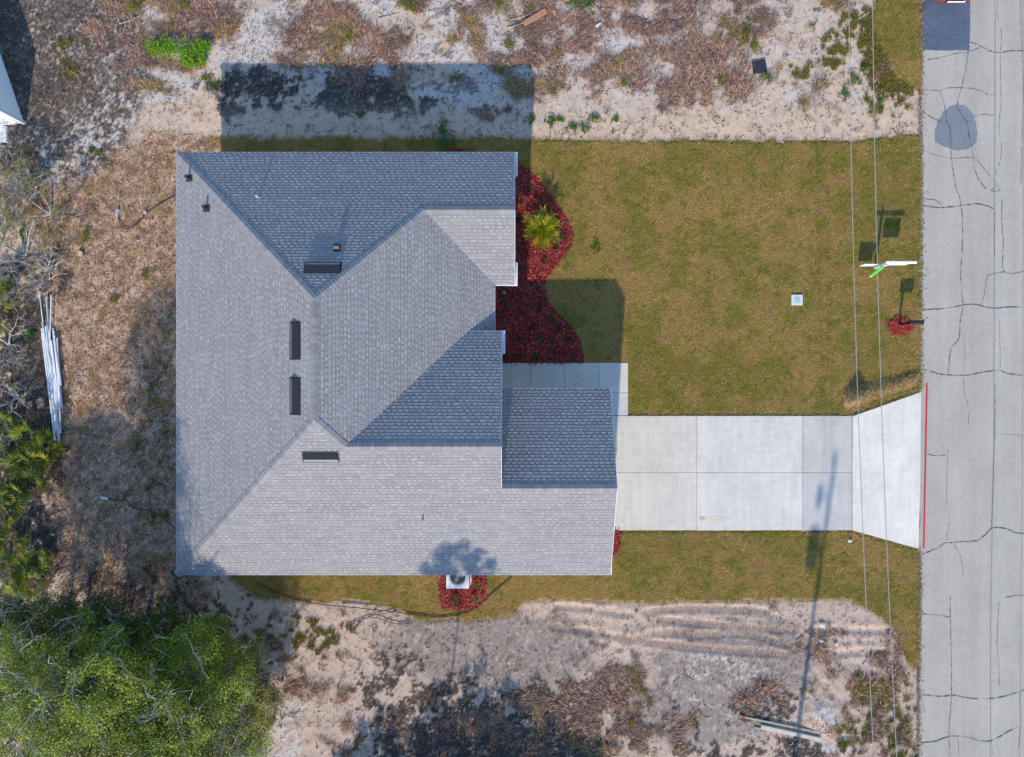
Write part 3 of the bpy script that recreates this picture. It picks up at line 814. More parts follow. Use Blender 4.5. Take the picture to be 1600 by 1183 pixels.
PLANES = {
 'west': dict(n=lambda x, y: ZE + MS * (x - xW), o=(xW, yS), u=(0, 1), g=(1, 0), s=MS, polys=[[(xW, yN), (xW, yS), (rx_, ryS), (rx_, ryN)]]),
 'north': dict(n=lambda x, y: ZE + MNn * (yN - y), o=(xW, yN), u=(1, 0), g=(0, -1), s=MNn, polys=[[(xW, yN), (rx_, ryN), (vx, wy), (vx, yN)], [(vx, yN), (vx, wy), (xN, wy), (xN, yN)]]),
 'wing_south': dict(n=lambda x, y: ZE + MS * (y - yNS), o=(vx, yNS), u=(1, 0), g=(0, 1), s=MS, polys=[[(vx, wy), (xE, yNS), (xN, yNS), (xN, wy)]]),
 'east': dict(n=lambda x, y: ZE + MS * (xE - x), o=(xE, -3), u=(0, 1), g=(-1, 0), s=MS,
      polys=[[(rx_, ryS), (rx_, ryN), (vx, wy), (-1.93, wy - (-1.93 - vx)), (-1.93, 1.5), (ux, uy)], [(-1.93, wy - (-1.93 - vx)), (xE, yNS), (xE, 1.5), (-1.93, 1.5)]]),
 'south': dict(n=lambda x, y: ZE + MS * (y - yS), o=(xW, yS), u=(1, 0), g=(0, 1), s=MS,
      polys=[[(xW, yS), (rx_, ryS), (ux, uy), (ux, yS)], [(ux, yS), (ux, uy), (xR, uy), (xR, yS)], [(xR, yS), (xR, gyy), (xG, gyy), (xG, yS)]]),
 'entry_north': dict(n=lambda x, y: zR_ + MS * (yR - y), o=(ux, yR), u=(1, 0), g=(0, -1), s=MS, polys=[[(ux, uy), (vdx, yR), (xR, yR), (xR, uy)]]),
 'garage_north': dict(n=lambda x, y: ZE + MS * (yG - y), o=(xR, yG), u=(1, 0), g=(0, -1), s=MS, polys=[[(xR, yG), (xG, yG), (xG, gyy), (xR, gyy)]]),
}
def clip(poly, conv):
    """Sutherland-Hodgman; conv counter-clockwise; poly of (u, v, h)"""
    out = poly
    n_ = len(conv)
    for i in range(n_):
        (ax, ay), (bx, by) = conv[i], conv[(i + 1) % n_]
        inp, out = out, []
        if not inp: return []
        f = [(bx - ax) * (q[1] - ay) - (by - ay) * (q[0] - ax) for q in inp]
        for k in range(len(inp)):
            k2 = (k + 1) % len(inp)
            if f[k] >= -1e-9: out.append(inp[k])
            if (f[k] > 1e-9) != (f[k2] > 1e-9) and abs(f[k] - f[k2]) > 1e-12:
                t = f[k] / (f[k] - f[k2])
                out.append(tuple(inp[k][j] + t * (inp[k2][j] - inp[k][j]) for j in range(3)))
    return out
EXPO = 0.128
TONES = [0.225, 0.235, 0.248, 0.26, 0.27, 0.28]
def shingle_col(v): return (v * 1.05, v * 1.025, v * 1.03)
for pname, pl in PLANES.items():
    cs = 1 / math.sqrt(1 + pl['s'] ** 2)            # plan length per slope length
    ox, oy = pl['o']; u_ = Vector((*pl['u'], 0)); g_ = Vector((*pl['g'], 0))
    slope_dir = Vector((g_.x * cs, g_.y * cs, pl['s'] * cs))
    nrm = u_.cross(slope_dir)
    if nrm.z < 0: nrm = -nrm
    O = Vector((ox, oy, pl['n'](ox, oy)))
    def uv(x, y): 
        d = Vector((x - ox, y - oy, 0)); return (d.dot(u_), d.dot(g_) / cs)
    convs = []
    for pol in pl['polys']:
        c_ = [uv(*q) for q in pol]
        A = sum(c_[i][0] * c_[(i + 1) % len(c_)][1] - c_[(i + 1) % len(c_)][0] * c_[i][1] for i in range(len(c_)))
        if A < 0: c_ = c_[::-1]
        convs.append(c_)
    # deck under the shingles
    dk = MB()
    for pol in pl['polys']:
        q = [Vector((x, y, pl['n'](x, y))) for x, y in pol]
        A = sum(pol[i][0] * pol[(i + 1) % len(pol)][1] - pol[(i + 1) % len(pol)][0] * pol[i][1] for i in range(len(pol)))
        if A < 0: q = q[::-1]
        m_ = len(q)
        dk.add([v - nrm * 0.004 for v in q] + [v - nrm * 0.03 for v in q], [tuple(range(m_)), tuple(range(2 * m_ - 1, m_ - 1, -1))] + [(i, m_ + i, m_ + (i + 1) % m_, (i + 1) % m_) for i in range(m_)])
    deck = dk.build('roof_slope', mat('roof_deck', (0.10, 0.10, 0.11), 0.9), house)
    allu = [q[0] for c_ in convs for q in c_]; allv = [q[1] for c_ in convs for q in c_]
    u0, u1, vmax = min(allu) - 0.3, max(allu) + 0.3, max(allv)
    sh = MB()
    rr = random.Random(pname)
    def put(pa, pb, va, vb, h_lo, h_hi, tone):
        quad = [(pa, va, h_lo), (pb, va, h_lo), (pb, vb, h_hi), (pa, vb, h_hi)]
        for c_ in convs:
            res = clip(quad, c_)
            if len(res) < 3: continue
            top = [O + u_ * q[0] + slope_dir * q[1] + nrm * q[2] for q in res]
            bot = [O + u_ * q[0] + slope_dir * q[1] - nrm * 0.002 for q in res]
            flip = u_.cross(slope_dir).z < 0
            m_ = len(res)
            fs = [tuple(range(m_))] + [(i, m_ + i, m_ + (i + 1) % m_, (i + 1) % m_) for i in range(m_)]
            if flip: fs = [f[::-1] for f in fs]
            sh.add(top + bot, fs, shingle_col(tone))
    for i in range(int(vmax / EXPO) + 1):
        v0 = i * EXPO; v1 = v0 + EXPO
        # laminated base course in metre-long shingles
        x = u0 + (i * 0.37) % 0.97 - 0.97
        while x < u1:
            put(x, x + 0.965, v0 - (0.012 if i == 0 else 0), v1 + 0.004, 0.0135, 0.001, rr.choice(TONES[:4]) * rr.uniform(0.95, 1.05))
            x += 0.97
        # thicker tabs bonded on top
        x = u0 + rr.random() * 0.21 - 0.21
        while x < u1:
            w = rr.uniform(0.10, 0.15)
            if rr.random() < 0.15: w = rr.uniform(0.16, 0.24)
            t = rr.choice((0.26, 0.285, 0.305, 0.325)) * rr.uniform(0.93, 1.07)
            put(x, x + w, v0 - (0.012 if i == 0 else 0.002), v1 - 0.058, 0.0205, 0.014, t)
            x += w + rr.uniform(0.065, 0.115)
    s_ = sh.build('shingles', M_SHING, deck, colors=True)
    tag(s_, kind='stuff')

def ridge_caps(a, b, na, nb, name='ridge_cap'):
    """overlapping bent cap shingles along a line a->b; na, nb = plan directions falling away on either side"""
    a = Vector(a); b = Vector(b); L = (b - a).length; d = (b - a).normalized()
    mb = MB(); rr = random.Random(int(L * 1000))
    n_ = max(1, int(L / 0.125))
    for i in range(n_):
        p0 = a + d * (i * L / n_); p1 = a + d * min(L, (i + 1) * L / n_ + 0.03)
        tone = rr.choice(TONES[:5]) * rr.uniform(0.92, 1.06)
        c_ = shingle_col(tone)
        for side in (na, nb):
            s = Vector(side)
            w = 0.155
            up0 = Vector((0, 0, 0.040)); up1 = Vector((0, 0, 0.026))
            v = [p0 + up0, p1 + up1, p1 + up1 + s * w, p0 + up0 + s * w, p0 + up0 + s * w - Vector((0, 0, 0.03)), p1 + up1 + s * w - Vector((0, 0, 0.03)), p0 + Vector((0, 0, 0.0))]
            fs = [(0, 1, 2, 3), (3, 2, 5, 4), (0, 3, 4, 6)]
            if (v[1] - v[0]).cross(v[2] - v[0]).z < 0: fs = [f[::-1] for f in fs]
            mb.add(v, fs, c_)
    o = mb.build(name, M_SHING, house, colors=True)
    tag(o, kind='stuff')
def fall(vec, s): 
    v = Vector((*vec, 0)).normalized(); return Vector((v.x, v.y, -s)).normalized()
sq = math.sqrt(0.5)
def perp_fall(a, b, out, s):
    """direction lying in a roof plane (falling along 'out' with pitch s), square to the line a->b in plan"""
    d = Vector((b[0] - a[0], b[1] - a[1], 0)).normalized()
    p_ = Vector((-d.y, d.x, 0))
    o = Vector((*out, 0))
    if p_.dot(o) < 0: p_ = -p_
    return Vector((p_.x, p_.y, -s * p_.dot(o))).normalized()
RL = [((rx_, ryS, zr), (rx_, ryN, zr), (-1, 0), MS, (1, 0), MS), ((xW, yN, ZE), (rx_, ryN, zr), (-1, 0), MS, (0, 1), MNn), ((xW, yS, ZE), (rx_, ryS, zr), (-1, 0), MS, (0, -1), MS),
      ((vx, wy, wz), (rx_, ryN, zr), (1, 0), MS, (0, 1), MNn), ((ux, uy, uz), (rx_, ryS, zr), (1, 0), MS, (0, -1), MS),
      ((xN, wy, wz), (vx, wy, wz), (0, 1), MNn, (0, -1), MS), ((xR, uy, uz), (ux, uy, uz), (0, 1), MS, (0, -1), MS), ((xG, gyy, gz), (xR, gyy, gz), (0, 1), MS, (0, -1), MS)]
for a, b, o1, s1, o2, s2 in RL:
    ridge_caps(a, b, perp_fall(a, b, o1, s1), perp_fall(a, b, o2, s2))

# white drip edge / fascia boards
def board(name, a, b, out, h=0.17, t=0.018, m=None, lift=0.004):
    a = Vector(a); b = Vector(b); o = Vector((*out, 0)) * t
    u = Vector((0, 0, lift)); dn = Vector((0, 0, -h))
    v = [a + u, b + u, b + u + o, a + u + o, a + dn, b + dn, b + dn + o, a + dn + o]
    fs = [(0, 1, 2, 3), (7, 6, 5, 4), (0, 4, 5, 1), (3, 2, 6, 7), (0, 3, 7, 4), (1, 5, 6, 2)]
    if (b - a).cross(o).z < 0: fs = [f[::-1] for f in fs]
    return MB().add(v, fs).build(name, m or M_WHITE, house)
for a, b, o in [((xW, yN, ZE), (xN, yN, ZE), (0, 1)), ((xW, yS, ZE), (xW, yN, ZE), (-1, 0)), ((xW, yS, ZE), (xG, yS, ZE), (0, -1)), ((xE + 0.03, yNS, ZE), (xN, yNS, ZE), (0, -1)),
                ((xE, yNS - 0.03, ZE), (xE, 1.5, ZE), (1, 0)), ((vdx, yR, zR_), (xR, yR, zR_), (0, 1)), ((xR, yG, ZE), (xG, yG, ZE), (0, 1))]:
    board('fascia', a, b, o, lift=-0.006)
for a, b in [((xN, yN, ZE), (xN, wy, wz)), ((xN, yNS, ZE), (xN, wy, wz)), ((xR, yR, zR_), (xR, uy, uz)), ((xR, -3.94, ZE + MS * (-3.94 - yS)), (xR, uy, uz)), ((xG, yG, ZE), (xG, gyy, gz)), ((xG, yS, ZE), (xG, gyy, gz))]:
    board('rake_board', a, b, (1, 0), h=0.16, t=0.016, lift=0.006)
# boxed cornice returns
for x0, x1, y0, y1, z0, z1 in [(xN - 0.30, xN + 0.115, yN - 0.86, yN + 0.02, 2.48, 2.665), (xN - 0.30, xN + 0.115, yNS - 0.02, yNS + 0.86, 2.48, 2.665), (xR - 0.30, xR + 0.12, yR - 0.86, yR + 0.02, 2.93, 3.11),
                               (xG - 0.30, xG + 0.06, yG - 0.84, yG + 0.02, 2.48, 2.665), (xG - 0.30, xG + 0.06, yS - 0.02, yS + 0.84, 2.48, 2.665)]:
    MB().box(x0, x1, y0, y1, z0, z1, bev=0.012).build('cornice_return', M_WHITE, house)
# walls, gable ends and soffits under the eaves
OV = 0.42
foot = [(xW + OV, yN - OV), (xN - 0.30, yN - OV), (xN - 0.30, yNS + OV), (xE - OV, yNS + OV), (xE - OV, -0.55), (xR - 0.30, -0.55), (xR - 0.3, yG - OV), (xG - 0.32, yG - OV), (xG - 0.32, yS + OV), (xW + OV, yS + OV)]
MB().prism(foot, 0.0, 2.52).build('wall', M_STUCCO, house)
MB().prism([(xW + 0.02, yN - 0.02), (xN - 0.01, yN - 0.02), (xN - 0.01, yNS + 0.02), (xE - 0.02, yNS + 0.02), (xE - 0.02, -0.4), (xR - 0.02, -0.4), (xR - 0.02, yG - 0.02), (xG - 0.02, yG - 0.02), (xG - 0.02, yS + 0.02), (xW + 0.02, yS + 0.02)], 2.525, 2.545).build('soffit', M_WHITE, house)
def gable(x, ya, za, yb, zb, yr, zr2, zlow):
    v = [(x, ya, zlow), (x, yb, zlow), (x, yb, zb), (x, yr, zr2), (x, ya, za)]
    v2 = [(x - 0.12, *q[1:]) for q in v]
    n_ = len(v)
    fs = [tuple(range(n_)), tuple(range(2 * n_ - 1, n_ - 1, -1))] + [(i, n_ + i, n_ + (i + 1) % n_, (i + 1) % n_) for i in range(n_)]
    MB().add(v + v2, fs).build('gable_wall', M_STUCCO, house)
gable(xN - 0.32, yNS + 0.05, ZE - 0.04, yN - 0.05, ZE - 0.04, wy, wz - 0.06, 2.55)
gable(xG - 0.34, yS + 0.05, ZE - 0.04, yG - 0.05, ZE - 0.04, gyy, gz - 0.06, 2.55)
gable(xR - 0.32, -3.94, ZE + MS * (-3.94 - yS) - 0.1, yR - 0.05, zR_ - 0.04, uy, uz - 0.06, 2.55)
# entry porch posts carry the raised gable
for yy in (yR - 0.35, -0.15):
    MB().box(xR - 0.5, xR - 0.24, yy - 0.13, yy + 0.13, 0.0, 2.95, bev=0.0).build('porch_post', M_WHITE, house)
MB().box(-3.4, xR - 0.2, -0.5, 1.7, -0.02, 0.09).build('porch_floor', M_CONC, house, colors=True)
# garage door, entry door, windows
gx_ = xG - 0.32
gd = MB().box(gx_ - 0.02, gx_ + 0.02, -6.4, -1.5, 0.08, 2.25).build('garage_door', M_WHITE, house)
for i in range(4):
    for j in range(4):
        MB().box(gx_ + 0.02, gx_ + 0.035, -6.3 + j * 1.2, -5.2 + j * 1.2, 0.16 + i * 0.53, 0.58 + i * 0.53).build('door_panel', M_WHITE, gd)
M_GLASS = mat('window_glass', (0.03, 0.04, 0.05), 0.08, spec=0.6)
for side, a0, b0 in (('n', -10.5, -9.3), ('n', -6.5, -5.3), ('s', -10.0, -8.8), ('s', 0.6, 1.5), ('w', -5.2, -3.8), ('w', 4.2, 5.6), ('e', 5.4, 6.9)):
    if side == 'n': w_ = MB().box(a0, b0, yN - OV - 0.02, yN - OV + 0.03, 0.95, 2.1); gl = MB().box(a0 + .07, b0 - .07, yN - OV + 0.03, yN - OV + 0.036, 1.02, 2.03)
    elif side == 's': w_ = MB().box(a0, b0, yS + OV - 0.03, yS + OV + 0.02, 0.95, 2.1); gl = MB().box(a0 + .07, b0 - .07, yS + OV - 0.036, yS + OV - 0.03, 1.02, 2.03)
    elif side == 'w': w_ = MB().box(xW + OV - 0.03, xW + OV + 0.02, a0, b0, 0.95, 2.1); gl = MB().box(xW + OV - 0.036, xW + OV - 0.03, a0 + .07, b0 - .07, 1.02, 2.03)
    else: w_ = MB().box(xN - 0.32, xN - 0.27, a0, b0, 0.95, 2.1); gl = MB().box(xN - 0.27, xN - 0.264, a0 + .07, b0 - .07, 1.02, 2.03)
    wo_ = w_.build('window', M_WHITE, house); gl.build('pane', M_GLASS, wo_)
dr = MB().box(xE - OV - 0.02, xE - OV + 0.03, 0.1, 1.05, 0.09, 2.15).build('front_door', mat('door_paint', (0.10, 0.12, 0.16), 0.5), house)
MB().cyl((xE - OV + 0.03, 0.95, 1.05), (xE - OV + 0.09, 0.95, 1.05), 0.025).build('door_handle', mat('brass', (0.5, 0.45, 0.35), 0.3, metal=1), dr)

# attic vents, pipes on the roof
def on_roof(plane, x, y, lift=0.0):
    pl = PLANES[plane]; return Vector((x, y, pl['n'](x, y) + lift))
def frame_on(plane, x, y):
    pl = PLANES[plane]; g = Vector((*pl['g'], 0)); s = pl['s']
    up = Vector((g.x, g.y, s)).normalized(); u = Vector((*pl['u'], 0))
    n_ = u.cross(up)
    if n_.z < 0: u = -u; n_ = u.cross(up)
    M = Matrix((u, up, n_)).transposed().to_4x4()
    M.translation = on_roof(plane, x, y, 0.012)
    return M
def px_roof(plane, px, py):
    z = 4.0
    for _ in range(12):
        q = P(px, py, z); z = PLANES[plane]['n'](q.x, q.y)
    return P(px, py, z)
def roof_vent(plane, px, py, L=1.22):
    q = px_roof(plane, px, py)
    M = frame_on(plane, q.x, q.y)
    root = MB()
    h = L / 2
    # flat flange, sloping hood open on the downhill side, end cheeks
    root.box(-h - 0.05, h + 0.05, -0.24, 0.24, 0.0, 0.012, M)
    o = root.build('roof_vent', M_BLACKM, house)
    hood = MB(); 
    pr = [(-0.055, 0.10), (-0.055, 0.125), (0.19, 0.02), (0.19, 0.006)]
    v = [M @ Vector((-h, y, z)) for y, z in pr] + [M @ Vector((h, y, z)) for y, z in pr]
    n_ = len(pr)
    fs = [(i, (i + 1) % n_, n_ + (i + 1) % n_, n_ + i)[::-1] for i in range(n_)] + [tuple(range(n_)), tuple(range(2 * n_ - 1, n_ - 1, -1))]
    hood.add(v, fs); hood.build('hood', M_BLACKM, o)
    for sx in (-h, h - 0.012):
        ck = MB(); pr2 = [(-0.20, 0.012), (-0.055, 0.118), (-0.05, 0.118), (0.19, 0.012)]
        v = [M @ Vector((sx, y, z)) for y, z in pr2] + [M @ Vector((sx + 0.012, y, z)) for y, z in pr2]
        ck.add(v, [(0, 1, 2, 3)[::-1], (4, 5, 6, 7)] + [(i, (i + 1) % 4, 4 + (i + 1) % 4, 4 + i) for i in range(4)]).build('cheek', M_BLACKM, o)
    sv = [M @ Vector(q_) for q_ in ((-h + 0.012, -0.195, 0.013), (h - 0.012, -0.195, 0.013), (h - 0.012, -0.056, 0.112), (-h + 0.012, -0.056, 0.112))]
    MB().add(sv, [(0, 1, 2, 3)]).build('screen', mat('vent_screen_sunlit', (0.26, 0.26, 0.265), 0.35, spec=0.6), o)  # sun glare on the downhill face put into a paler colour than the hood
roof_vent('north', 504.5, 418.5)
roof_vent('west', 461.5, 532.5)
roof_vent('west', 461.5, 619)
roof_vent('south', 501.5, 713.5)
def vent_pipe(plane, px, py, r=0.05, h=0.3, m=None, boot=True):
    q = px_roof(plane, px, py)
    o = MB().cyl((q.x, q.y, q.z - 0.05), (q.x, q.y, q.z + h), r, r, 12).build('vent_pipe', m or M_BLACKM, house)
    if boot:
        M = frame_on(plane, q.x, q.y)
        fl_ = MB().box(-0.13, 0.13, -0.15, 0.17, 0.008, 0.022, M)
        fl_.cyl((q.x, q.y, q.z), (q.x, q.y, q.z + 0.12), r + 0.035, r + 0.01, 12)
        fl_.build('pipe_boot', mat('rubber_boot', (0.035, 0.037, 0.045), 0.6), o)
vent_pipe('west', 296, 279, 0.05, 0.32)
vent_pipe('west', 323, 326, 0.05, 0.32)
vent_pipe('south', 661, 810, 0.025, 0.2, boot=False)
vent_pipe('north', 404, 309, 0.03, 0.25, M_WHITE, boot=False)
q = px_roof('north', 527, 388); M = frame_on('north', q.x, q.y)
gv = MB().box(-0.12, 0.12, -0.13, 0.13, 0.0, 0.02, M).build('exhaust_vent', M_BLACKM, house)
hd = MB(); pr = [(-0.11, 0.02), (-0.11, 0.15), (0.03, 0.17), (0.11, 0.02)]
v = [M @ Vector((-0.1, y, z)) for y, z in pr] + [M @ Vector((0.1, y, z)) for y, z in pr]
hd.add(v, [(3, 2, 1, 0)[::-1], (4, 5, 6, 7)] + [(i, (i + 1) % 4, 4 + (i + 1) % 4, 4 + i) for i in range(4)]).build('hood', M_BLACKM, gv)

# ------------------------------------------------------------------ air conditioner
ac = empty('air_conditioner', (*P(715, 902)[:2], 0.0)); tag(ac, 'white outdoor air conditioner on pad beside the house wall', 'air conditioner')
ac.location = Vector((*P(715, 902, 0.85)[:2], 0.0))
a_ = 0.465
MB().box(-0.52, 0.52, -0.52, 0.52, 0.0, 0.11, bev=0.01).build('pad', M_CONC, ac, colors=True)
M_ACW = mat('cream_enamel', (0.72, 0.70, 0.66), 0.4); M_ACG = mat('grey_enamel', (0.42, 0.45, 0.50), 0.45)
cb = MB(); 
for sx, sy in ((-1, 0), (1, 0), (0, -1), (0, 1)):
    x0, x1 = (-a_, a_) if sx == 0 else ((-a_, -a_ + 0.02) if sx < 0 else (a_ - 0.02, a_))
    y0, y1 = (-a_ + 0.021, a_ - 0.021) if sx else ((-a_, -a_ + 0.02) if sy < 0 else (a_ - 0.02, a_))
    cb.box(x0, x1, y0, y1, 0.11, 0.82)
cb.build('cabinet', M_ACG, ac)
lid = MB(); n_ = 40; vs = []; R0 = 0.31
for k in range(n_):
    t = 2 * math.pi * k / n_; c_, s_ = math.cos(t), math.sin(t); m_ = max(abs(c_), abs(s_))
    for rr_, zz_ in ((a_ / m_, 0.80), (a_ / m_, 0.85), (R0 + 0.05, 0.86), (R0, 0.835), (R0, 0.70)): vs.append((rr_ * c_, rr_ * s_, zz_))
fs = []
for k in range(n_):
    j = (k + 1) % n_
    for l in range(4): fs.append((k * 5 + l, j * 5 + l, j * 5 + l + 1, k * 5 + l + 1))
lid.add(vs, fs).build('top_panel', M_ACW, ac)
MB().cyl((0, 0, 0.30), (0, 0, 0.31), 0.43, 0.43, 24).build('coil_floor', mat('dark_coil', (0.10, 0.13, 0.18), 0.6), ac)
fan = MB().cyl((0, 0, 0.6), (0, 0, 0.70), 0.06, 0.05, 16).build('fan', M_ACG, ac)
for k in range(3):
    t0 = math.radians(250 + 120 * k); vs = []; fs = []
    for i in range(7):
        for s_ in (-1, 1):
            rr_ = 0.05 + 0.23 * i / 6; ww = (0.30 + 0.85 * math.sin(math.pi * min(1, i / 5.2)) ** 0.8) * 0.36
            t = t0 + s_ * ww; vs.append((rr_ * math.cos(t), rr_ * math.sin(t), 0.665 - s_ * 0.03))
    for i in range(6): fs.append((2 * i, 2 * i + 2, 2 * i + 3, 2 * i + 1)); 
    MB().add(vs, fs).build('fan_blade', mat('fan_blade_metal', (0.72, 0.74, 0.78), 0.35), fan)
gr_ = MB()
for k in range(28):
    t = 2 * math.pi * k / 28
    gr_.cyl((0.05 * math.cos(t), 0.05 * math.sin(t), 0.865), (0.33 * math.cos(t), 0.33 * math.sin(t), 0.862), 0.0028, n=4)
for R_ in (0.08, 0.16, 0.24, 0.31):
    gr_.tube([(R_ * math.cos(t), R_ * math.sin(t), 0.866) for t in np.linspace(0, 2 * math.pi, 33)], 0.003, 4)
gr_.build('fan_grille', mat('grille_wire', (0.35, 0.37, 0.40), 0.5), ac)

# ------------------------------------------------------------------ utility pole and wires (pole stands south of the picture, its shadow crosses the drive)
M_POLE = mat('pole_wood', (0.19, 0.155, 0.12), 0.9, var=((6, 0.2, 3),))
PXW = 11.42
wires = []
for yy, nm in ((-19.85, 'utility pole with transformer south of the driveway'), (55.8, 'utility pole far up the road carrying the overhead wires')):
    up_ = tag(empty('utility_pole', (PXW, yy, 0)), nm, 'utility pole')
    MB().tube([(0, 0, -0.3), (0, 0, 5), (0, 0, 9.8)], [0.12, 0.09, 0.07], 12).build('pole', M_POLE, up_)
    MB().box(-0.06, 0.06, -0.6, 0.6, 9.35, 9.47).build('crossarm', M_POLE, up_)
    if yy < 0:
        MB().lathe([(0.0, 7.0), (0.23, 7.0), (0.24, 7.05), (0.24, 7.85), (0.2, 7.92), (0.0, 7.95)], 18, Matrix.Translation((-0.42, 0, 0))).build('transformer', mat('grey_tank', (0.35, 0.36, 0.37), 0.5), up_)
        MB().box(-0.30, -0.06, -0.05, 0.05, 7.3, 7.45).build('bracket', MATS['grey_tank'], up_)
        MB().lathe([(0.0, 8.5), (0.11, 8.5), (0.11, 9.0), (0.0, 9.05)], 12, Matrix.Translation((-0.45, 0, 0))).build('cutout_switch', MATS['grey_tank'], up_)
        MB().box(-0.40, -0.1, -0.03, 0.03, 8.7, 8.76).build('bracket', MATS['grey_tank'], up_)
M_WIRE = mat('bare_aluminium_wire', (0.34, 0.335, 0.33), 0.6, metal=0.0)
for z0, c, r_, lab in ((5.65, 0.00183, 0.0125, 'lower overhead wire crossing above the lawn and apron'), (7.15, 0.00166, 0.0118, 'upper overhead wire crossing above the lawn near the road')):
    pts = [(PXW, y, z0 + c * (y - 18) ** 2) for y in np.linspace(-19.8, 55.8, 60)]
    tag(MB().tube(pts, r_, 6).build('overhead_wire', M_WIRE), lab, 'wire')

# ------------------------------------------------------------------ real estate sign, yard sign, mailbox
b0 = P(1366, 419)
sg = tag(empty('sign_post', b0), 'white sign post with arm and hanging white panel near the road', 'sign')
M_SIGNW = mat('white_vinyl', (0.82, 0.83, 0.83), 0.4)
MB().box(-0.05, 0.05, -0.05, 0.05, -0.1, 1.50, bev=0.01).build('post', M_SIGNW, sg)
MB().lathe([(0.0, 1.56), (0.06, 1.53), (0.075, 1.50), (0.075, 1.48)][::-1], 4, Matrix.Rotation(math.pi / 4, 4, 'Z')).build('post_cap', M_SIGNW, sg)
arm = MB().box(-0.28, 0.95, -0.045, 0.045, 1.36, 1.45, bev=0.008).build('arm', M_SIGNW, sg)
for xx in (0.22, 0.72): MB().cyl((xx, 0, 1.27), (xx, 0, 1.37), 0.008, n=6).build('hanger', mat('chain_metal', (0.3, 0.3, 0.3), 0.4, metal=1), arm)
MB().box(0.14, 0.82, -0.012, 0.012, 0.80, 1.28).build('sign_panel', M_SIGNW, sg)
ga = P(1361, 431, 0.52) - b0; gb = P(1379.5, 417.5, 0.74) - b0; gc = P(1358.5, 433, 0.49) - b0
tube_ = MB().cyl(ga, gb, 0.055, 0.055, 10).build('flyer_tube', mat('green_plastic', (0.10, 0.62, 0.06), 0.4), sg)
MB().cyl(gc, ga, 0.05, 0.052, 10).build('tube_cap', mat('tan_plastic', (0.55, 0.42, 0.34), 0.5), tube_)
b1 = P(1349, 417)
ys = tag(empty('yard_sign', b1), 'low white yard sign on wire stake beside the sign post', 'sign')
MB().box(-0.29, 0.29, -0.012, 0.012, 0.20, 0.66).build('sign_panel', M_SIGNW, ys)
for xx in (-0.2, 0.2): MB().cyl((xx, 0, -0.1), (xx, 0, 0.3), 0.008, n=6).build('stake', MATS['chain_metal'], ys)
for xx in (-0.2, 0.2): MB().cyl((xx, 0.02, 0.25), (xx, 0.02, 0.55), 0.006, n=6).build('stake_prong', MATS['chain_metal'], ys)

b2 = P(1403, 507)
mbx = tag(empty('mailbox', b2), 'black metal mailbox on post in a round red mulch bed', 'mailbox')
M_MB = mat('black_paint', (0.016, 0.016, 0.019), 0.45, spec=0.35)
MB().box(-0.05, 0.05, -0.05, 0.05, -0.1, 0.98, bev=0.01).build('post', M_MB, mbx)
MB().box(-0.13, 0.38, -0.04, 0.04, 0.86, 0.95, bev=0.008).build('support_arm', M_MB, mbx)
bx = MB(); n_ = 9; prof = [(-0.085, 0.97), (0.085, 0.97), (0.085, 1.08)] + [(0.085 * math.cos(t), 1.08 + 0.085 * math.sin(t)) for t in np.linspace(0.25, math.pi - 0.25, n_)] + [(-0.085, 1.08)]
m_ = len(prof); x0, x1 = -0.14, 0.40
vs = [(x0, y, z) for y, z in prof] + [(x1, y, z) for y, z in prof]
bx.add(vs, [tuple(range(m_))[::-1], tuple(range(m_, 2 * m_))] + [(i, m_ + i, m_ + (i + 1) % m_, (i + 1) % m_)[::-1] for i in range(m_)])
box_ = bx.build('box', M_MB, mbx)
MB().box(0.400, 0.415, -0.09, 0.09, 0.965, 1.15).build('door', M_MB, box_)
MB().box(0.05, 0.25, -0.105, -0.088, 1.02, 1.06).build('flag', mat('red_flag', (0.5, 0.03, 0.02), 0.5), box_)

# ------------------------------------------------------------------ covers and boxes in the ground
wm = tag(empty('meter_box', P(1244, 469)), 'pale concrete meter box with green lid in the lawn', 'utility box')
MB().box(-0.24, 0.24, -0.22, 0.22, -0.1, 0.115, bev=0.012).build('frame', mat('pale_concrete', (0.56, 0.58, 0.57), 0.8, var=((8, 0.1, 3),)), wm)
MB().cyl((0, 0, 0.10), (0, 0, 0.123), 0.12, 0.12, 20).build('lid', mat('pale_green', (0.25, 0.50, 0.42), 0.6), wm)
MB().cyl((0, 0, 0.12), (0, 0, 0.13), 0.06, 0.05, 16).build('lid_knob', mat('grey_green', (0.40, 0.50, 0.46), 0.6), wm)
lo = tag(empty('utility_box', P(1186, 105), math.radians(10)), 'black square utility box lid lying in the pale sand', 'utility box')
MB().box(-0.28, 0.28, -0.25, 0.25, -0.06, 0.09, bev=0.015).build('rim', mat('black_plastic', (0.02, 0.022, 0.028), 0.45), lo)
MB().box(-0.24, 0.24, -0.21, 0.21, 0.08, 0.10, bev=0.01).build('cover', mat('dark_plastic', (0.028, 0.034, 0.048), 0.4), lo)
co = tag(empty('cleanout_cap', P(787.5, 458)), 'small round green cleanout cap in the front mulch bed', 'pipe cap')
MB().lathe([(0.075, 0.0), (0.075, 0.14), (0.065, 0.155), (0.0, 0.155)], 18).build('cap', mat('teal_plastic', (0.06, 0.42, 0.28), 0.45), co)
MB().box(-0.03, 0.03, -0.03, 0.03, 0.15, 0.185).build('nut', MATS['teal_plastic'], co)

# red pole laid along the road edge
def bar(name, a, b, r_, m, parent=None, n=8): return MB().cyl(a, b, r_, r_, n).build(name, m, parent)
rp = tag(bar('red_pole', P(1448.5, 601, 0.06), P(1443.5, 857, 0.06), 0.026, mat('red_plastic', (0.62, 0.02, 0.05), 0.4)), 'long thin red pole lying along the edge of the road', 'pole')

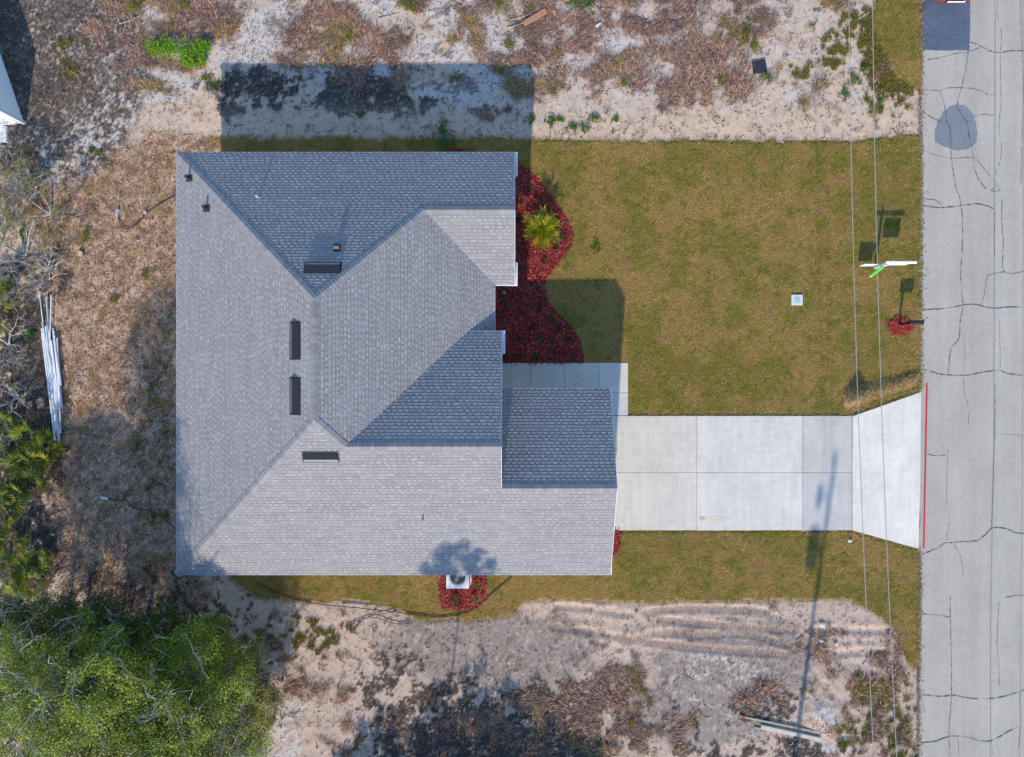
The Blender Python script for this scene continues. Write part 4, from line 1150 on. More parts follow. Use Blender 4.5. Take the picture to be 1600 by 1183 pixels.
# ------------------------------------------------------------------ pile of white pipes in the back yard
M_PIPE = mat('white_pvc', (0.80, 0.81, 0.82), 0.4, var=((3, 0.06, 3),))
M_PIPE2 = mat('grey_pvc', (0.55, 0.58, 0.61), 0.45, var=((3, 0.08, 3),))
rr = random.Random(5)
specs = [((61.5, 457), (84, 640)), ((72.5, 464), (86, 668)), ((80, 461), (76, 600))]
for i in range(34):
    f = rr.random()
    tx = 62.5 + 28 * f; ty = 497 + 26 * f + rr.uniform(-4, 26)
    bx_ = 82 + 17 * (f * 0.7 + 0.3 * rr.random()); by = rr.choice([rr.uniform(585, 640), rr.uniform(630, 692)])
    specs.append(((tx, ty), (bx_, by)))
for i, (a, b) in enumerate(specs):
    z = 0.045 + (i % 4) * 0.055 + rr.uniform(0, 0.01)
    r_ = rr.choice([0.026, 0.031, 0.035])
    pa, pb = P(*a, z), P(*b, z)
    o = MB().cyl(pa, pb, r_, r_, 8).build('pipe', M_PIPE if rr.random() < 0.75 else M_PIPE2)
    tag(o, 'long white plastic pipe in the loose pile beside the palmettos', 'pipe', 'white pipes piled in the back yard')

# ------------------------------------------------------------------ cables, lumber, stumps, loose pieces
M_CABLE = mat('black_cable', (0.035, 0.035, 0.038), 0.6)
def cable(pts, lab, r_=0.017, z=0.05):
    pp = smooth_path([P(x, y, z) for x, y in pts], 8)
    for q in pp: q.z += random.uniform(-0.006, 0.012)
    return tag(MB().tube(pp, r_, 6).build('cable', M_CABLE), lab, 'cable')
cable([(285, 298), (262, 312), (240, 325), (224, 338), (214, 350), (203, 357), (193, 355), (186, 346), (185, 338)], 'dark cable curling from the house corner to a metal end')
cable([(282, 836), (262, 815), (250, 806), (235, 799), (215, 795), (204, 790), (197, 781), (185, 782), (174, 780), (164, 778)], 'dark cable running from the west wall into the shaded yard', 0.02)
cable([(196, 779), (195, 770), (200, 765), (206, 770), (204, 776)], 'short loop of dark cable in the shaded yard', 0.012)
cable([(398, 909), (425, 922), (460, 936), (500, 944), (560, 950), (615, 956), (650, 961), (690, 964), (730, 957), (755, 940), (775, 922), (800, 902)], 'long dark cable lying along the south side lawn', 0.02, 0.09)
cable([(618, 956), (585, 961), (560, 970), (544, 978), (542, 985), (552, 985), (562, 974), (574, 965), (592, 966), (612, 973), (630, 975), (640, 971)], 'looped dark cable lying on the sand south of the lawn', 0.014)
M_ALU = mat('cast_metal', (0.55, 0.57, 0.60), 0.4, metal=0.4)
for (px, py), ang, lab in (((185, 333), 1.4, 'small metal cable end box on the brown yard by the house corner'), ((165, 778), -0.15, 'small metal cable end box in the shaded yard')):
    e = tag(empty('cable_box', P(px, py), ang), lab, 'cable box')
    MB().box(-0.16, 0.16, -0.05, 0.05, 0.02, 0.12, bev=0.02).build('body', M_ALU, e)
    MB().cyl((0.14, 0, 0.06), (0.24, 0, 0.05), 0.035, 0.02, 8).build('gland', M_CABLE, e)
M_LUM = mat('weathered_lumber', (0.40, 0.37, 0.29), 0.85, var=((7, 0.15, 4),)); M_LUM2 = mat('pale_lumber', (0.50, 0.49, 0.43), 0.85, var=((7, 0.12, 4),))
def plank(name, a, b, w, t, m, z, lab, cat='board', group=None):
    pa, pb = P(*a), P(*b); d = pb - pa; L = d.length
    o = MB().box(-L / 2, L / 2, -w / 2, w / 2, -t / 2, t / 2, bev=min(t, w) * 0.12).build(name, m)
    o.location = (pa + pb) / 2 + Vector((0, 0, z)); o.rotation_euler = (0, 0, math.atan2(d.y, d.x))
    return tag(o, lab, cat, group)
plank('timber', (1188, 1134), (1281, 1154), 0.16, 0.10, M_LUM2, 0.06, 'thick pale timber lying on sand in the board pile', 'timber')
plank('plank', (1155, 1118), (1290, 1146), 0.07, 0.05, M_LUM, 0.05, 'longest thin plank with red tag on the board pile', 'plank')
plank('plank', (1178, 1136), (1250, 1149), 0.05, 0.04, M_LUM, 0.03, 'short thin plank beside the thick pale timber', 'plank')
plank('red_tag', (1156, 1116), (1162, 1120), 0.07, 0.02, MATS['red_flag'], 0.09, 'small red tag on the end of the long plank', 'tag')
plank('board', (818, 40), (853, 19), 0.22, 0.06, mat('rusty_board', (0.42, 0.20, 0.11), 0.85, var=((8, 0.18, 3),)), 0.12, 'rust orange board lying among fallen branches', 'board')
plank('block', (931, 43), (938, 38), 0.09, 0.06, M_WHITE, 0.08, 'small white block on the scrub lot', 'block')
for (px, py), r_, lab in (((127.5, 397), 0.115, 'pale cut tree stump at the edge of the thicket'), ((228.5, 333), 0.075, 'smaller pale cut stump between the cable and the house')):
    st = tag(empty('tree_stump', P(px, py)), lab, 'stump')
    MB().lathe([(r_ * 1.25, -0.05), (r_ * 1.08, 0.05), (r_, 0.11)], 16).build('bark', M_BARK, st)
    MB().cyl((0, 0, 0.09), (0, 0, 0.115), r_ * 0.97, r_ * 0.95, 16).build('cut_face', mat('fresh_wood', (0.55, 0.42, 0.29), 0.8, var=((30, 0.12, 2),)), st)
rr = random.Random(9)
CH = [(1283, 975), (1282, 1000), (1306, 1006), (1250, 1020), (1326, 844), (1323, 630), (1348, 1020), (60, 802), (58, 821), (83, 835), (60, 844), (1033, 53), (912, 117), (966, 192), (1161, 214), (1222, 224), (619, 956), (590, 1104), (1022, 1170), (828, 1115), (1420, 1137), (1430, 1142), (240, 415)]
for i, (px, py) in enumerate(CH):
    big = i in (0, 1, 2, 4, 5)
    s = rr.uniform(0.10, 0.16) if big else rr.uniform(0.035, 0.06)
    if i == 5: s = 0.13
    bm = bmesh.new(); bmesh.ops.create_icosphere(bm, subdivisions=1, radius=s)
    for v in bm.verts: v.co = Vector((v.co.x * rr.uniform(0.8, 1.3), v.co.y * rr.uniform(0.6, 1.1), v.co.z * 0.6)) 
    me = bpy.data.meshes.new('stone'); bm.to_mesh(me); bm.free()
    o = link('stone', me, mat('pale_rubble', (0.55, 0.54, 0.52), 0.9, var=((20, 0.15, 3),)))
    o.location = P(px, py) + Vector((0, 0, s * 0.4 + (0.05 if LAWN_IN[np.searchsorted(gy, P(px, py).y), np.searchsorted(gx, P(px, py).x)] else 0)))
    if big: tag(o, ['', 'pale rubble chunk'][1] + [' at the south end of the tyre tracks', ' beside the dark pole shadow on sand', ' on the sand east of the pole shadow', '', ' on lawn below the apron corner', ' at the foot of the dirt mound by the apron'][i], 'stone')
    else: tag(o, 'small pale scrap of rubble lying loose on the ground', 'stone', 'small pale scraps scattered on the ground')

mx = np.linspace(1312, 1439, 60); my = np.linspace(584, 648, 34)
MX, MY = np.meshgrid(mx, my)
ax = np.clip((MX - 1322) / 115, 0, 1); cyl_ = 624 - 34 * ax
hh = np.exp(-((MY - cyl_) / (11 - 3 * ax)) ** 2) * (0.42 * np.exp(-((MX - 1334) / 13) ** 2) + 0.17) * sstep(1314, 1326, MX) * (1 - sstep(1425, 1438, MX))
wx, wy_ = (MX - CX) / 37, (CY - MY) / 37
hh = hh * (0.6 + 0.8 * fbm(wx * 4, wy_ * 4, 61, 3))
mz = hh + 0.03 - 0.06 * (hh < 0.012)
fr_ = fbm(wx * 9, wy_ * 9, 62, 3)[..., None]
mc = lin(150, 122, 80) * fr_ + lin(178, 148, 106) * (1 - fr_)
nn = len(mx); iq = (np.arange(len(my) - 1)[:, None] * nn + np.arange(nn - 1)[None, :]).ravel()
mo = link('dirt_mound', np_mesh('dirt_mound', np.stack([wx, wy_, mz], -1).reshape(-1, 3), np.stack([iq, iq + nn, iq + nn + 1, iq + 1], 1), mc.reshape(-1, 3) * 0.8), M_LAWN)
tag(mo, 'low brown heap of dirt and straw along the apron edge', 'dirt mound')
N = 2600; r = np.random.default_rng(5)
j_ = r.integers(0, MX.size, N * 4); j_ = j_[hh.ravel()[j_] > 0.02][:N]; N = len(j_)
p = np.stack([wx.ravel()[j_] + r.normal(0, .02, N), wy_.ravel()[j_] + r.normal(0, .02, N), mz.ravel()[j_]], 1)
c = np.array([lin(186, 158, 104), lin(160, 128, 84), lin(124, 118, 52), lin(206, 182, 132)])[r.integers(0, 4, N)]
st_ = blades('straw', p, r.random(N) * 6.283, 0.06 + 0.1 * r.random(N), 0.012 + 0.012 * r.random(N), np.radians(5 + 40 * r.random(N)), c * 0.8, M_DRY, 0.1, mo, mode=2)
tag(st_, kind='stuff')

# ------------------------------------------------------------------ neighbouring white house (corner only)
nb = tag(empty('white_shed', P(38, 192)), 'low white sided shed whose corner stands on the mottled sandy lot', 'shed')
c0 = P(38, 192); e_d = Vector((-0.324, 0.946, 0)); s_d = Vector((-0.985, -0.17, 0))
M_SIDE = mat('white_siding', (0.70, 0.72, 0.74), 0.6)
Lx, Ly, Hh = 4.0, 3.4, 1.75
cor = [Vector((0, 0, 0)), e_d * Ly, e_d * Ly + s_d * Lx, s_d * Lx]
MB().prism([(c.x, c.y) for c in cor], 0.0, Hh).build('wall', mat('white_wall', (0.66, 0.68, 0.70), 0.7), nb)
n_e = Vector((e_d.y, -e_d.x, 0)); n_s = Vector((-s_d.y, s_d.x, 0))
if n_s.y > 0: n_s = -n_s
def lap(d, n_, L, parent):
    for i in range(8):
        z = 0.12 + i * 0.2
        v = []
        for t, zz, o_ in ((0, z, 0.022), (L, z, 0.022), (L, z + 0.2, 0.006), (0, z + 0.2, 0.006)):
            q = d * t + n_ * o_; v.append((q.x, q.y, zz))
        w2 = [(d * t) for t in (0, L)]
        v += [(w2[0].x, w2[0].y, z), (w2[1].x, w2[1].y, z)]
        MB().add(v, [(0, 1, 2, 3), (4, 5, 1, 0)]).build('siding_board', M_SIDE, parent)
lap(e_d, n_e, Ly, nb); lap(s_d, n_s, Lx, nb)
q = n_e * 0.03 + n_s * 0.03
MB().box(q.x - 0.07, q.x + 0.05, q.y - 0.06, q.y + 0.06, 0, Hh).build('corner_trim', M_WHITE, nb)
rfp = [cor[0] + (n_e + n_s) * 0.12, cor[1] + (n_e - n_s) * 0.12, cor[2] - (n_e + n_s) * 0.12, cor[3] + (n_s - n_e) * 0.12]
rid = [(rfp[0] + rfp[3]) / 2 + Vector((0, 0, 0.15)), (rfp[1] + rfp[2]) / 2 + Vector((0, 0, 0.15))]
vs = [v + Vector((0, 0, Hh)) for v in rfp] + [v + Vector((0, 0, Hh)) for v in rid]
MB().add(vs, [(0, 1, 5, 4), (2, 3, 4, 5), (3, 0, 4), (1, 2, 5), (3, 2, 1, 0)]).build('roof', mat('pale_roof', (0.45, 0.45, 0.46), 0.8), nb)
for t in (1.4, 4.2):
    a = s_d * t + n_s * 0.025; b = s_d * (t + 1.0) + n_s * 0.025
    v = [(a.x, a.y, 1.0), (b.x, b.y, 1.0), (b.x, b.y, 1.5), (a.x, a.y, 1.5)]
    MB().add(v, [(0, 1, 2, 3)]).build('window', M_GLASS, nb)
MB().box(-1.6, -0.65, -0.85, -0.18, 0.0, 0.16, bev=0.02).build('door_step', M_WHITE, nb)

# ------------------------------------------------------------------ red car just entering at the top of the road
car = tag(empty('parked_car', (18.35, 15.665, 0.03)), 'red car on the road with only its bumper in view', 'car')
M_RED = mat('red_car_paint', (0.42, 0.012, 0.02), 0.25, spec=0.5)
secs = [(0.0, 0.42, 0.42, 0.55), (0.05, 0.66, 0.30, 0.66), (0.25, 0.82, 0.24, 0.74), (0.9, 0.88, 0.22, 0.86), (2.2, 0.89, 0.22, 0.93), (3.6, 0.88, 0.22, 0.98), (4.2, 0.82, 0.28, 0.95), (4.42, 0.70, 0.40, 0.80)]
vs = []; fs = []; m_ = 10
for y, w, z0, z1 in secs:
    for k in range(m_):
        t = 2 * math.pi * k / m_ + math.pi / m_
        cx_, sz_ = math.cos(t), math.sin(t)
        sx = math.copysign(abs(cx_) ** 0.5, cx_); szz = math.copysign(abs(sz_) ** 0.6, sz_)
        vs.append((w * sx, y, (z0 + z1) / 2 + (z1 - z0) / 2 * szz))
for i in range(len(secs) - 1):
    for k in range(m_): fs.append((i * m_ + k, i * m_ + (k + 1) % m_, (i + 1) * m_ + (k + 1) % m_, (i + 1) * m_ + k))
fs += [tuple(range(m_)), tuple(range(len(secs) * m_ - 1, (len(secs) - 1) * m_ - 1, -1))]
mb_ = MB().add(vs, fs); mb_.smooth = True; mb_.build('body', M_RED, car)
vs = [(-0.74, 1.15, 0.86), (0.74, 1.15, 0.86), (0.78, 4.0, 0.93), (-0.78, 4.0, 0.93), (-0.58, 1.75, 1.42), (0.58, 1.75, 1.42), (0.58, 3.3, 1.43), (-0.58, 3.3, 1.43)]
cab_ = MB().add(vs, [(0, 1, 5, 4), (1, 2, 6, 5), (2, 3, 7, 6), (3, 0, 4, 7)]).build('windows', M_GLASS, car)
MB().box(-0.60, 0.60, 1.73, 3.32, 1.415, 1.46, bev=0.02).build('roof', M_RED, car)
for sx in (-1, 1):
    for yy in (0.85, 3.55):
        w_ = MB().cyl((sx * 0.68, yy, 0.31), (sx * 0.9, yy, 0.31), 0.31, 0.31, 20).build('wheel', mat('tyre_rubber', (0.02, 0.02, 0.02), 0.8), car)
        MB().cyl((sx * 0.89, yy, 0.31), (sx * 0.91, yy, 0.31), 0.19, 0.18, 16).build('rim', M_ALU, w_)
    MB().box(min(sx * 0.45, sx * 0.72), max(sx * 0.45, sx * 0.72), 0.02, 0.12, 0.55, 0.66, bev=0.01).build('headlight', mat('lamp_lens', (0.8, 0.8, 0.8), 0.1), car)
MB().box(-0.25, 0.48, -0.012, 0.08, 0.38, 0.46, bev=0.02).build('bumper', M_WHITE, car)

# ------------------------------------------------------------------ vegetation
def leaf_mesh(name, cen, rad, per, size, pal, seed, flat=0.75, parent=None, m=M_LEAF):
    r = np.random.default_rng(seed)
    n_ = len(cen) * per
    c0_ = np.repeat(np.array(cen), per, 0); rd = np.repeat(np.array(rad), per)
    off = r.normal(0, 1, (n_, 3)); off /= np.linalg.norm(off, axis=1)[:, None]
    off *= (r.random(n_) ** 0.5)[:, None] * rd[:, None]; off[:, 2] *= flat
    tone = np.repeat(r.random(len(cen)), per)
    pl_ = np.array(pal)
    cc_tone = 0.55 + 0.75 * tone[:, None]
    pick_ = np.clip((tone * len(pl_) * 0.75 + r.random(n_) * len(pl_) * 0.45), 0, len(pl_) - 1).astype(int)
    cc_ = pl_[pick_] * cc_tone * (0.75 + 0.6 * r.random((n_, 1)))
    L_ = size * (0.6 + 0.8 * r.random(n_))
    return blades(name, c0_ + off, r.random(n_) * 6.283, L_, L_ * 0.5, np.radians(r.normal(6, 22, n_)), cc_, m, 0.1, parent, mode=2)

def tree(name, label, crown_c, h, r, clumps, per, pal, seed, group=None, leaf=0.074, clr=0.40, twigs=26, base=None, low=0.85, tw_r=0.011):
    rr_ = random.Random(seed)
    b = Vector((crown_c.x, crown_c.y, 0)) if base is None else Vector(base)
    t = empty(name, b); tag(t, label, 'tree', group)
    cz = crown_c.z; cen = []; rad = []
    off0 = Vector((crown_c.x - b.x, crown_c.y - b.y, 0))
    hv = h - cz
    while len(cen) < clumps:
        v = Vector((rr_.uniform(-1, 1), rr_.uniform(-1, 1), rr_.uniform(-1, 1)))
        if v.length > 1 or v.length < 0.35: continue
        k_ = 1 + 0.18 * math.sin(3 * math.atan2(v.y, v.x) + seed) + rr_.uniform(-0.08, 0.08)
        cen.append(off0 + Vector((v.x * r * k_, v.y * r * k_, cz + v.z * (hv if v.z > 0 else cz * low)))); rad.append(clr * rr_.uniform(0.6, 1.3))
    tk = MB(); top = off0 + Vector((0, 0, cz + hv * 0.4))
    pts = [Vector((0, 0, -0.1)), off0 * 0.3 + Vector((rr_.uniform(-.15, .15), rr_.uniform(-.15, .15), cz * 0.4)), off0 * 0.8 + Vector((rr_.uniform(-.2, .2), rr_.uniform(-.2, .2), cz * 0.8)), top]
    r0 = 0.012 * h if not name.startswith('shade') else 0.045
    tk.tube(smooth_path(pts, 4), [r0 * (1 - 0.75 * i / 12) for i in range(13)], 8)
    trunk = tk.build('trunk', M_BARK, t)
    lb = MB()
    for i, c_ in enumerate(cen):
        if i % 3: continue
        s0 = pts[1].lerp(top, rr_.uniform(0.1, 0.9))
        mid = s0.lerp(c_, 0.5) + Vector((rr_.uniform(-.2, .2), rr_.uniform(-.2, .2), rr_.uniform(0, .3)))
        lb.tube([s0, mid, c_], [r0 * 0.35, r0 * 0.22, 0.008], 5)
    lb.build('limbs', M_BARK, trunk)
    leaf_mesh('crown', [tuple(c_) for c_ in cen], rad, per, leaf, pal, seed, parent=t)
    if twigs:
        tw = MB()
        for i in range(twigs):
            c_ = Vector(rr_.choice(cen)); d = Vector((rr_.uniform(-1, 1), rr_.uniform(-1, 1), rr_.uniform(0.1, 0.7))).normalized()
            L_ = rr_.uniform(0.4, 1.0)
            p1 = c_ + d * 0.1; p2 = c_ + d * (0.1 + L_ * 0.6) + Vector((rr_.uniform(-.1, .1), rr_.uniform(-.1, .1), 0.1)); p3 = c_ + d * (0.15 + L_)
            tw.tube([p1 - d * 0.4, p1, p2, p3], [0.02, 0.016, tw_r, 0.005], 4)
            for k_ in range(3):
                d2 = (d + Vector((rr_.uniform(-.9, .9), rr_.uniform(-.9, .9), rr_.uniform(-.2, .4)))).normalized()
                tw.tube([p1.lerp(p3, 0.3 + 0.2 * k_), p1.lerp(p3, 0.3 + 0.2 * k_) + d2 * rr_.uniform(0.2, 0.5)], [0.009, 0.004], 3)
        tag(tw.build('bare_twigs', M_GREYWOOD, t), kind='stuff')
    return t
G_BR = [lin(120, 146, 48), lin(142, 164, 56), lin(108, 136, 50), lin(166, 178, 74), lin(92, 120, 46)]
G_DK = [lin(72, 92, 44), lin(84, 106, 48), lin(96, 116, 54), lin(64, 82, 44)]
G_YL = [lin(126, 140, 48), lin(146, 150, 64), lin(104, 120, 44), lin(160, 154, 80)]
TR = [('leafy_tree', 'tallest bright green tree of the thicket at the back corner', (70, 1095, 6.2), 7.9, 2.5, 190, 150, G_BR, 1, 60),
      ('leafy_tree', 'broad bright green tree among bare twigs south west of the house', (205, 1115, 4.6), 5.8, 2.3, 170, 150, G_BR, 2, 50),
      ('leafy_tree', 'dense green tree with bare patches facing the house corner', (300, 1060, 3.4), 4.3, 2.0, 150, 140, G_BR, 3, 34),
      ('leafy_tree', 'dark green tree at the shaded rim of the thicket', (110, 1025, 3.3), 4.2, 1.8, 120, 120, G_DK, 4, 46),
      ('leafy_tree', 'dark green low tree shaded beside the brown yard', (225, 1012, 2.5), 3.2, 1.5, 100, 120, G_DK, 5, 34),
      ('leafy_tree', 'yellow green thin tree at the sandy rim of the thicket', (385, 1115, 2.1), 2.8, 1.15, 50, 90, G_YL, 6, 22),
      ('leafy_tree', 'small vivid green tree at the sand edge', (378, 1168, 2.0), 2.6, 0.85, 34, 110, G_BR, 7, 8),
      ('leafy_tree', 'grey green twiggy tree behind the vivid green one', (318, 1168, 3.0), 3.8, 1.5, 70, 80, G_DK + G_YL, 8, 60),
      ('leafy_tree', 'bright yellow green tree deep in the thicket', (130, 1185, 5.4), 6.6, 2.3, 150, 140, G_BR + G_YL[:2], 9, 40),
      ('leafy_tree', 'bright green tree filling the middle of the thicket', (255, 1185, 4.2), 5.2, 2.0, 120, 140, G_BR, 10, 24),
      ('leafy_tree', 'thin olive tree standing between thicket and sand', (380, 1040, 1.6), 2.2, 0.9, 34, 70, G_YL, 11, 20),
      ('leafy_tree', 'dark round tree between palmettos and the thicket', (47, 1000, 3.4), 4.5, 1.4, 80, 110, G_DK, 13, 40),
      ('leafy_tree', 'small dark twiggy tree at the edge of the brown yard', (150, 990, 2.4), 3.2, 1.0, 44, 100, G_DK, 14, 40),
      ('leafy_tree', 'dark tree by the palmettos at the thicket edge', (10, 1010, 3.6), 4.6, 1.7, 90, 110, G_DK, 12, 30)]
for nm, lab, (px, py, z), h, r_, cl_, per, pal, sd, tw in TR:
    tree(nm, lab, P(px, py, z), h, r_, int(cl_ * 1.5), per, [c * np.array([0.98, 0.92, 0.64]) for c in pal], sd, 'trees of the thicket', twigs=int(tw * 1.8))
# trees standing south of the picture whose shade falls on the sand, lawn and roof edge
OFF = [((-3.3, -17.4), 8.1, 9.7, 1.9, 80, 70)]
ro = random.Random(12)
for k_ in range(20):
    h_ = ro.uniform(1.8, 3.9) * (1 - 0.25 * abs(k_ - 10) / 10); yy_ = -17.4 - ro.random() * 1.2
    OFF.append(((-7.2 + k_ * 0.56 + ro.uniform(-.3, .3), yy_), h_ * 0.55, h_, ro.uniform(0.6, 1.0), 20, 44))
for i, ((x, y), z, h, r_, cl_, per) in enumerate(OFF):
    tree('shade_tree', ('bushy tree in the row south of the sandy lot' if z < 3 else 'tall slender tree south of the sandy lot shading the roof edge'), Vector((x, y, z)), h, r_, cl_, per, [c * 0.9 for c in G_DK], 40 + i, 'trees south of the sandy lot', leaf=0.17, twigs=0, low=0.85 if z < 3 else 0.35, clr=0.30)

def bare_tree(name, label, base, h, spread, seed, group, pal=None, nleaf=0):
    rr_ = random.Random(seed)
    t = tag(empty(name, base), label, 'bare tree', group)
    tips = []; mb = MB()
    def grow(p, d, L, r_, depth):
        pts = [p]; rad = [r_]
        for i in range(3):
            d = (d + Vector((rr_.uniform(-.35, .35), rr_.uniform(-.35, .35), rr_.uniform(-.15, .12)))).normalized()
            pts.append(pts[-1] + d * L / 3); rad.append(r_ * (1 - 0.2 * (i + 1)))
        mb.tube(pts, rad, 5 if depth < 2 else 3, caps=False)
        tips.append(pts[-1])
        if depth >= 4: return
        for k_ in range(rr_.choice([2, 3, 3])):
            q_ = pts[rr_.choice([1, 2, 3, 3])]
            d2 = (d + Vector((rr_.uniform(-1, 1), rr_.uniform(-1, 1), rr_.uniform(-.3, .4))) * 0.85).normalized()
            grow(q_, d2, L * rr_.uniform(0.55, 0.8), max(r_ * 0.55, 0.006), depth + 1)
    for k_ in range(5):
        a = k_ * 1.26 + rr_.uniform(-.4, .4)
        grow(Vector((0, 0, 0.0)), Vector((math.cos(a) * spread, math.sin(a) * spread, 1)).normalized(), h * 0.55, 0.045, 0)
    mb.build('branches', M_GREYWOOD, t)
    if nleaf:
        cs = [tuple(rr_.choice(tips)) for _ in range(nleaf)]
        leaf_mesh('leaves', cs, [0.16] * len(cs), 26, 0.055, pal, seed, parent=t)
G_LI = [lin(172, 160, 90), lin(150, 136, 66), lin(188, 172, 112), lin(124, 120, 50)]
for i, (px, py, h, sp, nl) in enumerate([(80, 335, 1.9, 1.5, 110), (25, 315, 2.0, 1.4, 130), (40, 400, 2.0, 1.3, 80), (50, 290, 1.5, 1.5, 90), (75, 425, 1.4, 1.4, 8), (8, 360, 1.9, 1.0, 55), (25, 620, 1.3, 1.4, 4), (15, 540, 1.3, 1.3, 4), (10, 700, 1.2, 1.2, 4)]):
    lab = 'grey bare branched shrub with pale yellow lichen leaves behind the yard' if nl > 10 else 'leafless grey tangle of branches among the palmettos'
    bare_tree('bare_shrub', lab, P(px, py), h, sp, 60 + i, 'bare shrubs with yellow leaves' if nl > 10 else 'leafless shrubs by the palmettos', [c * 0.75 for c in G_LI], nl)

# palmettos: fan fronds shared between plants
FR = []
for vi in range(4):
    rr_ = random.Random(200 + vi); mb = MB(); L_ = 0.45
    cbase = [lin(98, 122, 28), lin(130, 142, 36), lin(78, 102, 28), lin(156, 154, 46)][vi] * 0.85
    mb.tube([(0, 0, 0), (L_ * 0.5, 0, 0.06), (L_, 0, 0.05)], [0.012, 0.010, 0.008], 4, tuple(cbase * 0.8))
    for k_ in range(15):
        a = math.radians(-115 + 230 * k_ / 14 + rr_.uniform(-4, 4)); R_ = rr_.uniform(0.42, 0.60) * (1 - 0.2 * abs(k_ - 7) / 7)
        d = Vector((math.cos(a), math.sin(a), 0)); s = Vector((-d.y, d.x, 0)); o = Vector((L_, 0, 0.05))
        c_ = tuple(cbase * rr_.uniform(0.65, 1.35))
        v = [o, o + d * R_ * 0.55 + s * 0.030 + Vector((0, 0, 0.035)), o + d * R_ * 0.55 - s * 0.030 + Vector((0, 0, 0.02)), o + d * R_ + Vector((0, 0, -0.07 * rr_.random()))]
        mb.add(v, [(0, 2, 1), (1, 2, 3)], c_)
    FR.append(mb.mesh('frond', True)); FR[-1].materials.append(M_LEAF)
PALM = [(22, 662), (62, 676), (84, 700), (20, 738), (62, 752), (28, 795), (52, 722), (8, 775), (14, 872), (52, 885), (26, 925), (8, 835), (12, 455), (4, 490), (66, 905), (78, 720), (40, 770), (35, 845), (70, 870), (14, 700)]
for i, (px, py) in enumerate(PALM):
    rr_ = random.Random(300 + i)
    wh = ('beside the bare yellow leaved shrubs', 'palmettos by the bare shrubs') if py < 500 else ('at the lower end of the pipe pile', 'palmettos by the pipe pile') if px > 50 and py < 730 else ('in the dense clump below the pipe pile', 'palmettos below the pipe pile') if py < 820 else ('in the clump next to the green thicket', 'palmettos by the thicket')
    root = tag(empty('palmetto', P(px, py)), 'low green saw palmetto with fan leaves ' + wh[0], 'palmetto', wh[1])
    for k_ in range(rr_.choice([7, 8, 9])):
        f_ = bpy.data.objects.new('frond', rr_.choice(FR)); COL.objects.link(f_); f_.parent = root
        f_.location = (0, 0, 0.12 + 0.5 * rr_.random())
        f_.rotation_euler = (rr_.uniform(-.4, .4), -math.radians(rr_.uniform(5, 60)), k_ * 2.4 + rr_.uniform(-.4, .4))
        s_ = rr_.uniform(0.75, 1.15); f_.scale = (s_, s_, s_)
    MB().tube([(0, 0, -0.05), (0.05, 0.03, 0.2), (0, 0.02, 0.45)], [0.07, 0.08, 0.06], 6).build('stem', M_BARK, root)

# ornamental clumping palm in the front bed
root = tag(empty('ornamental_palm', P(846, 362)), 'yellow green feathery palm in the red mulch bed', 'palm')
pm = []
for vi in range(3):
    rr_ = random.Random(400 + vi); mb = MB(); cb_ = [lin(146, 152, 24), lin(172, 166, 34), lin(112, 132, 26)][vi] * 0.95
    pts = [Vector((0, 0, 0)), Vector((0.22, 0, 0.22)), Vector((0.5, 0, 0.30)), Vector((0.78, 0, 0.18))]
    sp_ = smooth_path(pts, 6); mb.tube(sp_, [0.012] * len(sp_), 4, tuple(cb_))
    for k_, q_ in enumerate(sp_[2:]):
        for sd in (-1, 1):
            for jj in range(2):
                a = math.radians(sd * rr_.uniform(25, 50)); Lf = rr_.uniform(0.14, 0.28); d = Vector((math.cos(a), math.sin(a), rr_.uniform(-.2, .25)))
                s = Vector((-d.y, d.x, 0)).normalized() * 0.011
                c_ = tuple(cb_ * rr_.uniform(0.6, 1.4)); q2 = q_ + Vector((0.02 * jj, 0, 0))
                mb.add([q2 - s * .5, q2 + s * .5, q2 + d * Lf * .5 + s, q2 + d * Lf * .5 - s, q2 + d * Lf], [(0, 1, 2), (0, 2, 3), (3, 2, 4)], c_)
    pm.append(mb.mesh('frond', True)); pm[-1].materials.append(M_LEAF)
rr_ = random.Random(4)
for k_ in range(38):
    f_ = bpy.data.objects.new('frond', pm[k_ % 3]); COL.objects.link(f_); f_.parent = root
    f_.location = (rr_.uniform(-.05, .05), rr_.uniform(-.05, .05), 0.15 + 0.009 * k_)
    f_.rotation_euler = (rr_.uniform(-.3, .3), -math.radians(-8 + 1.7 * k_), k_ * 2.39996)
    s_ = rr_.uniform(0.8, 1.08); f_.scale = (s_, s_, s_)
MB().tube([(0, 0, 0), (0, 0, 0.35)], [0.09, 0.07], 8).build('stem', M_BARK, root)

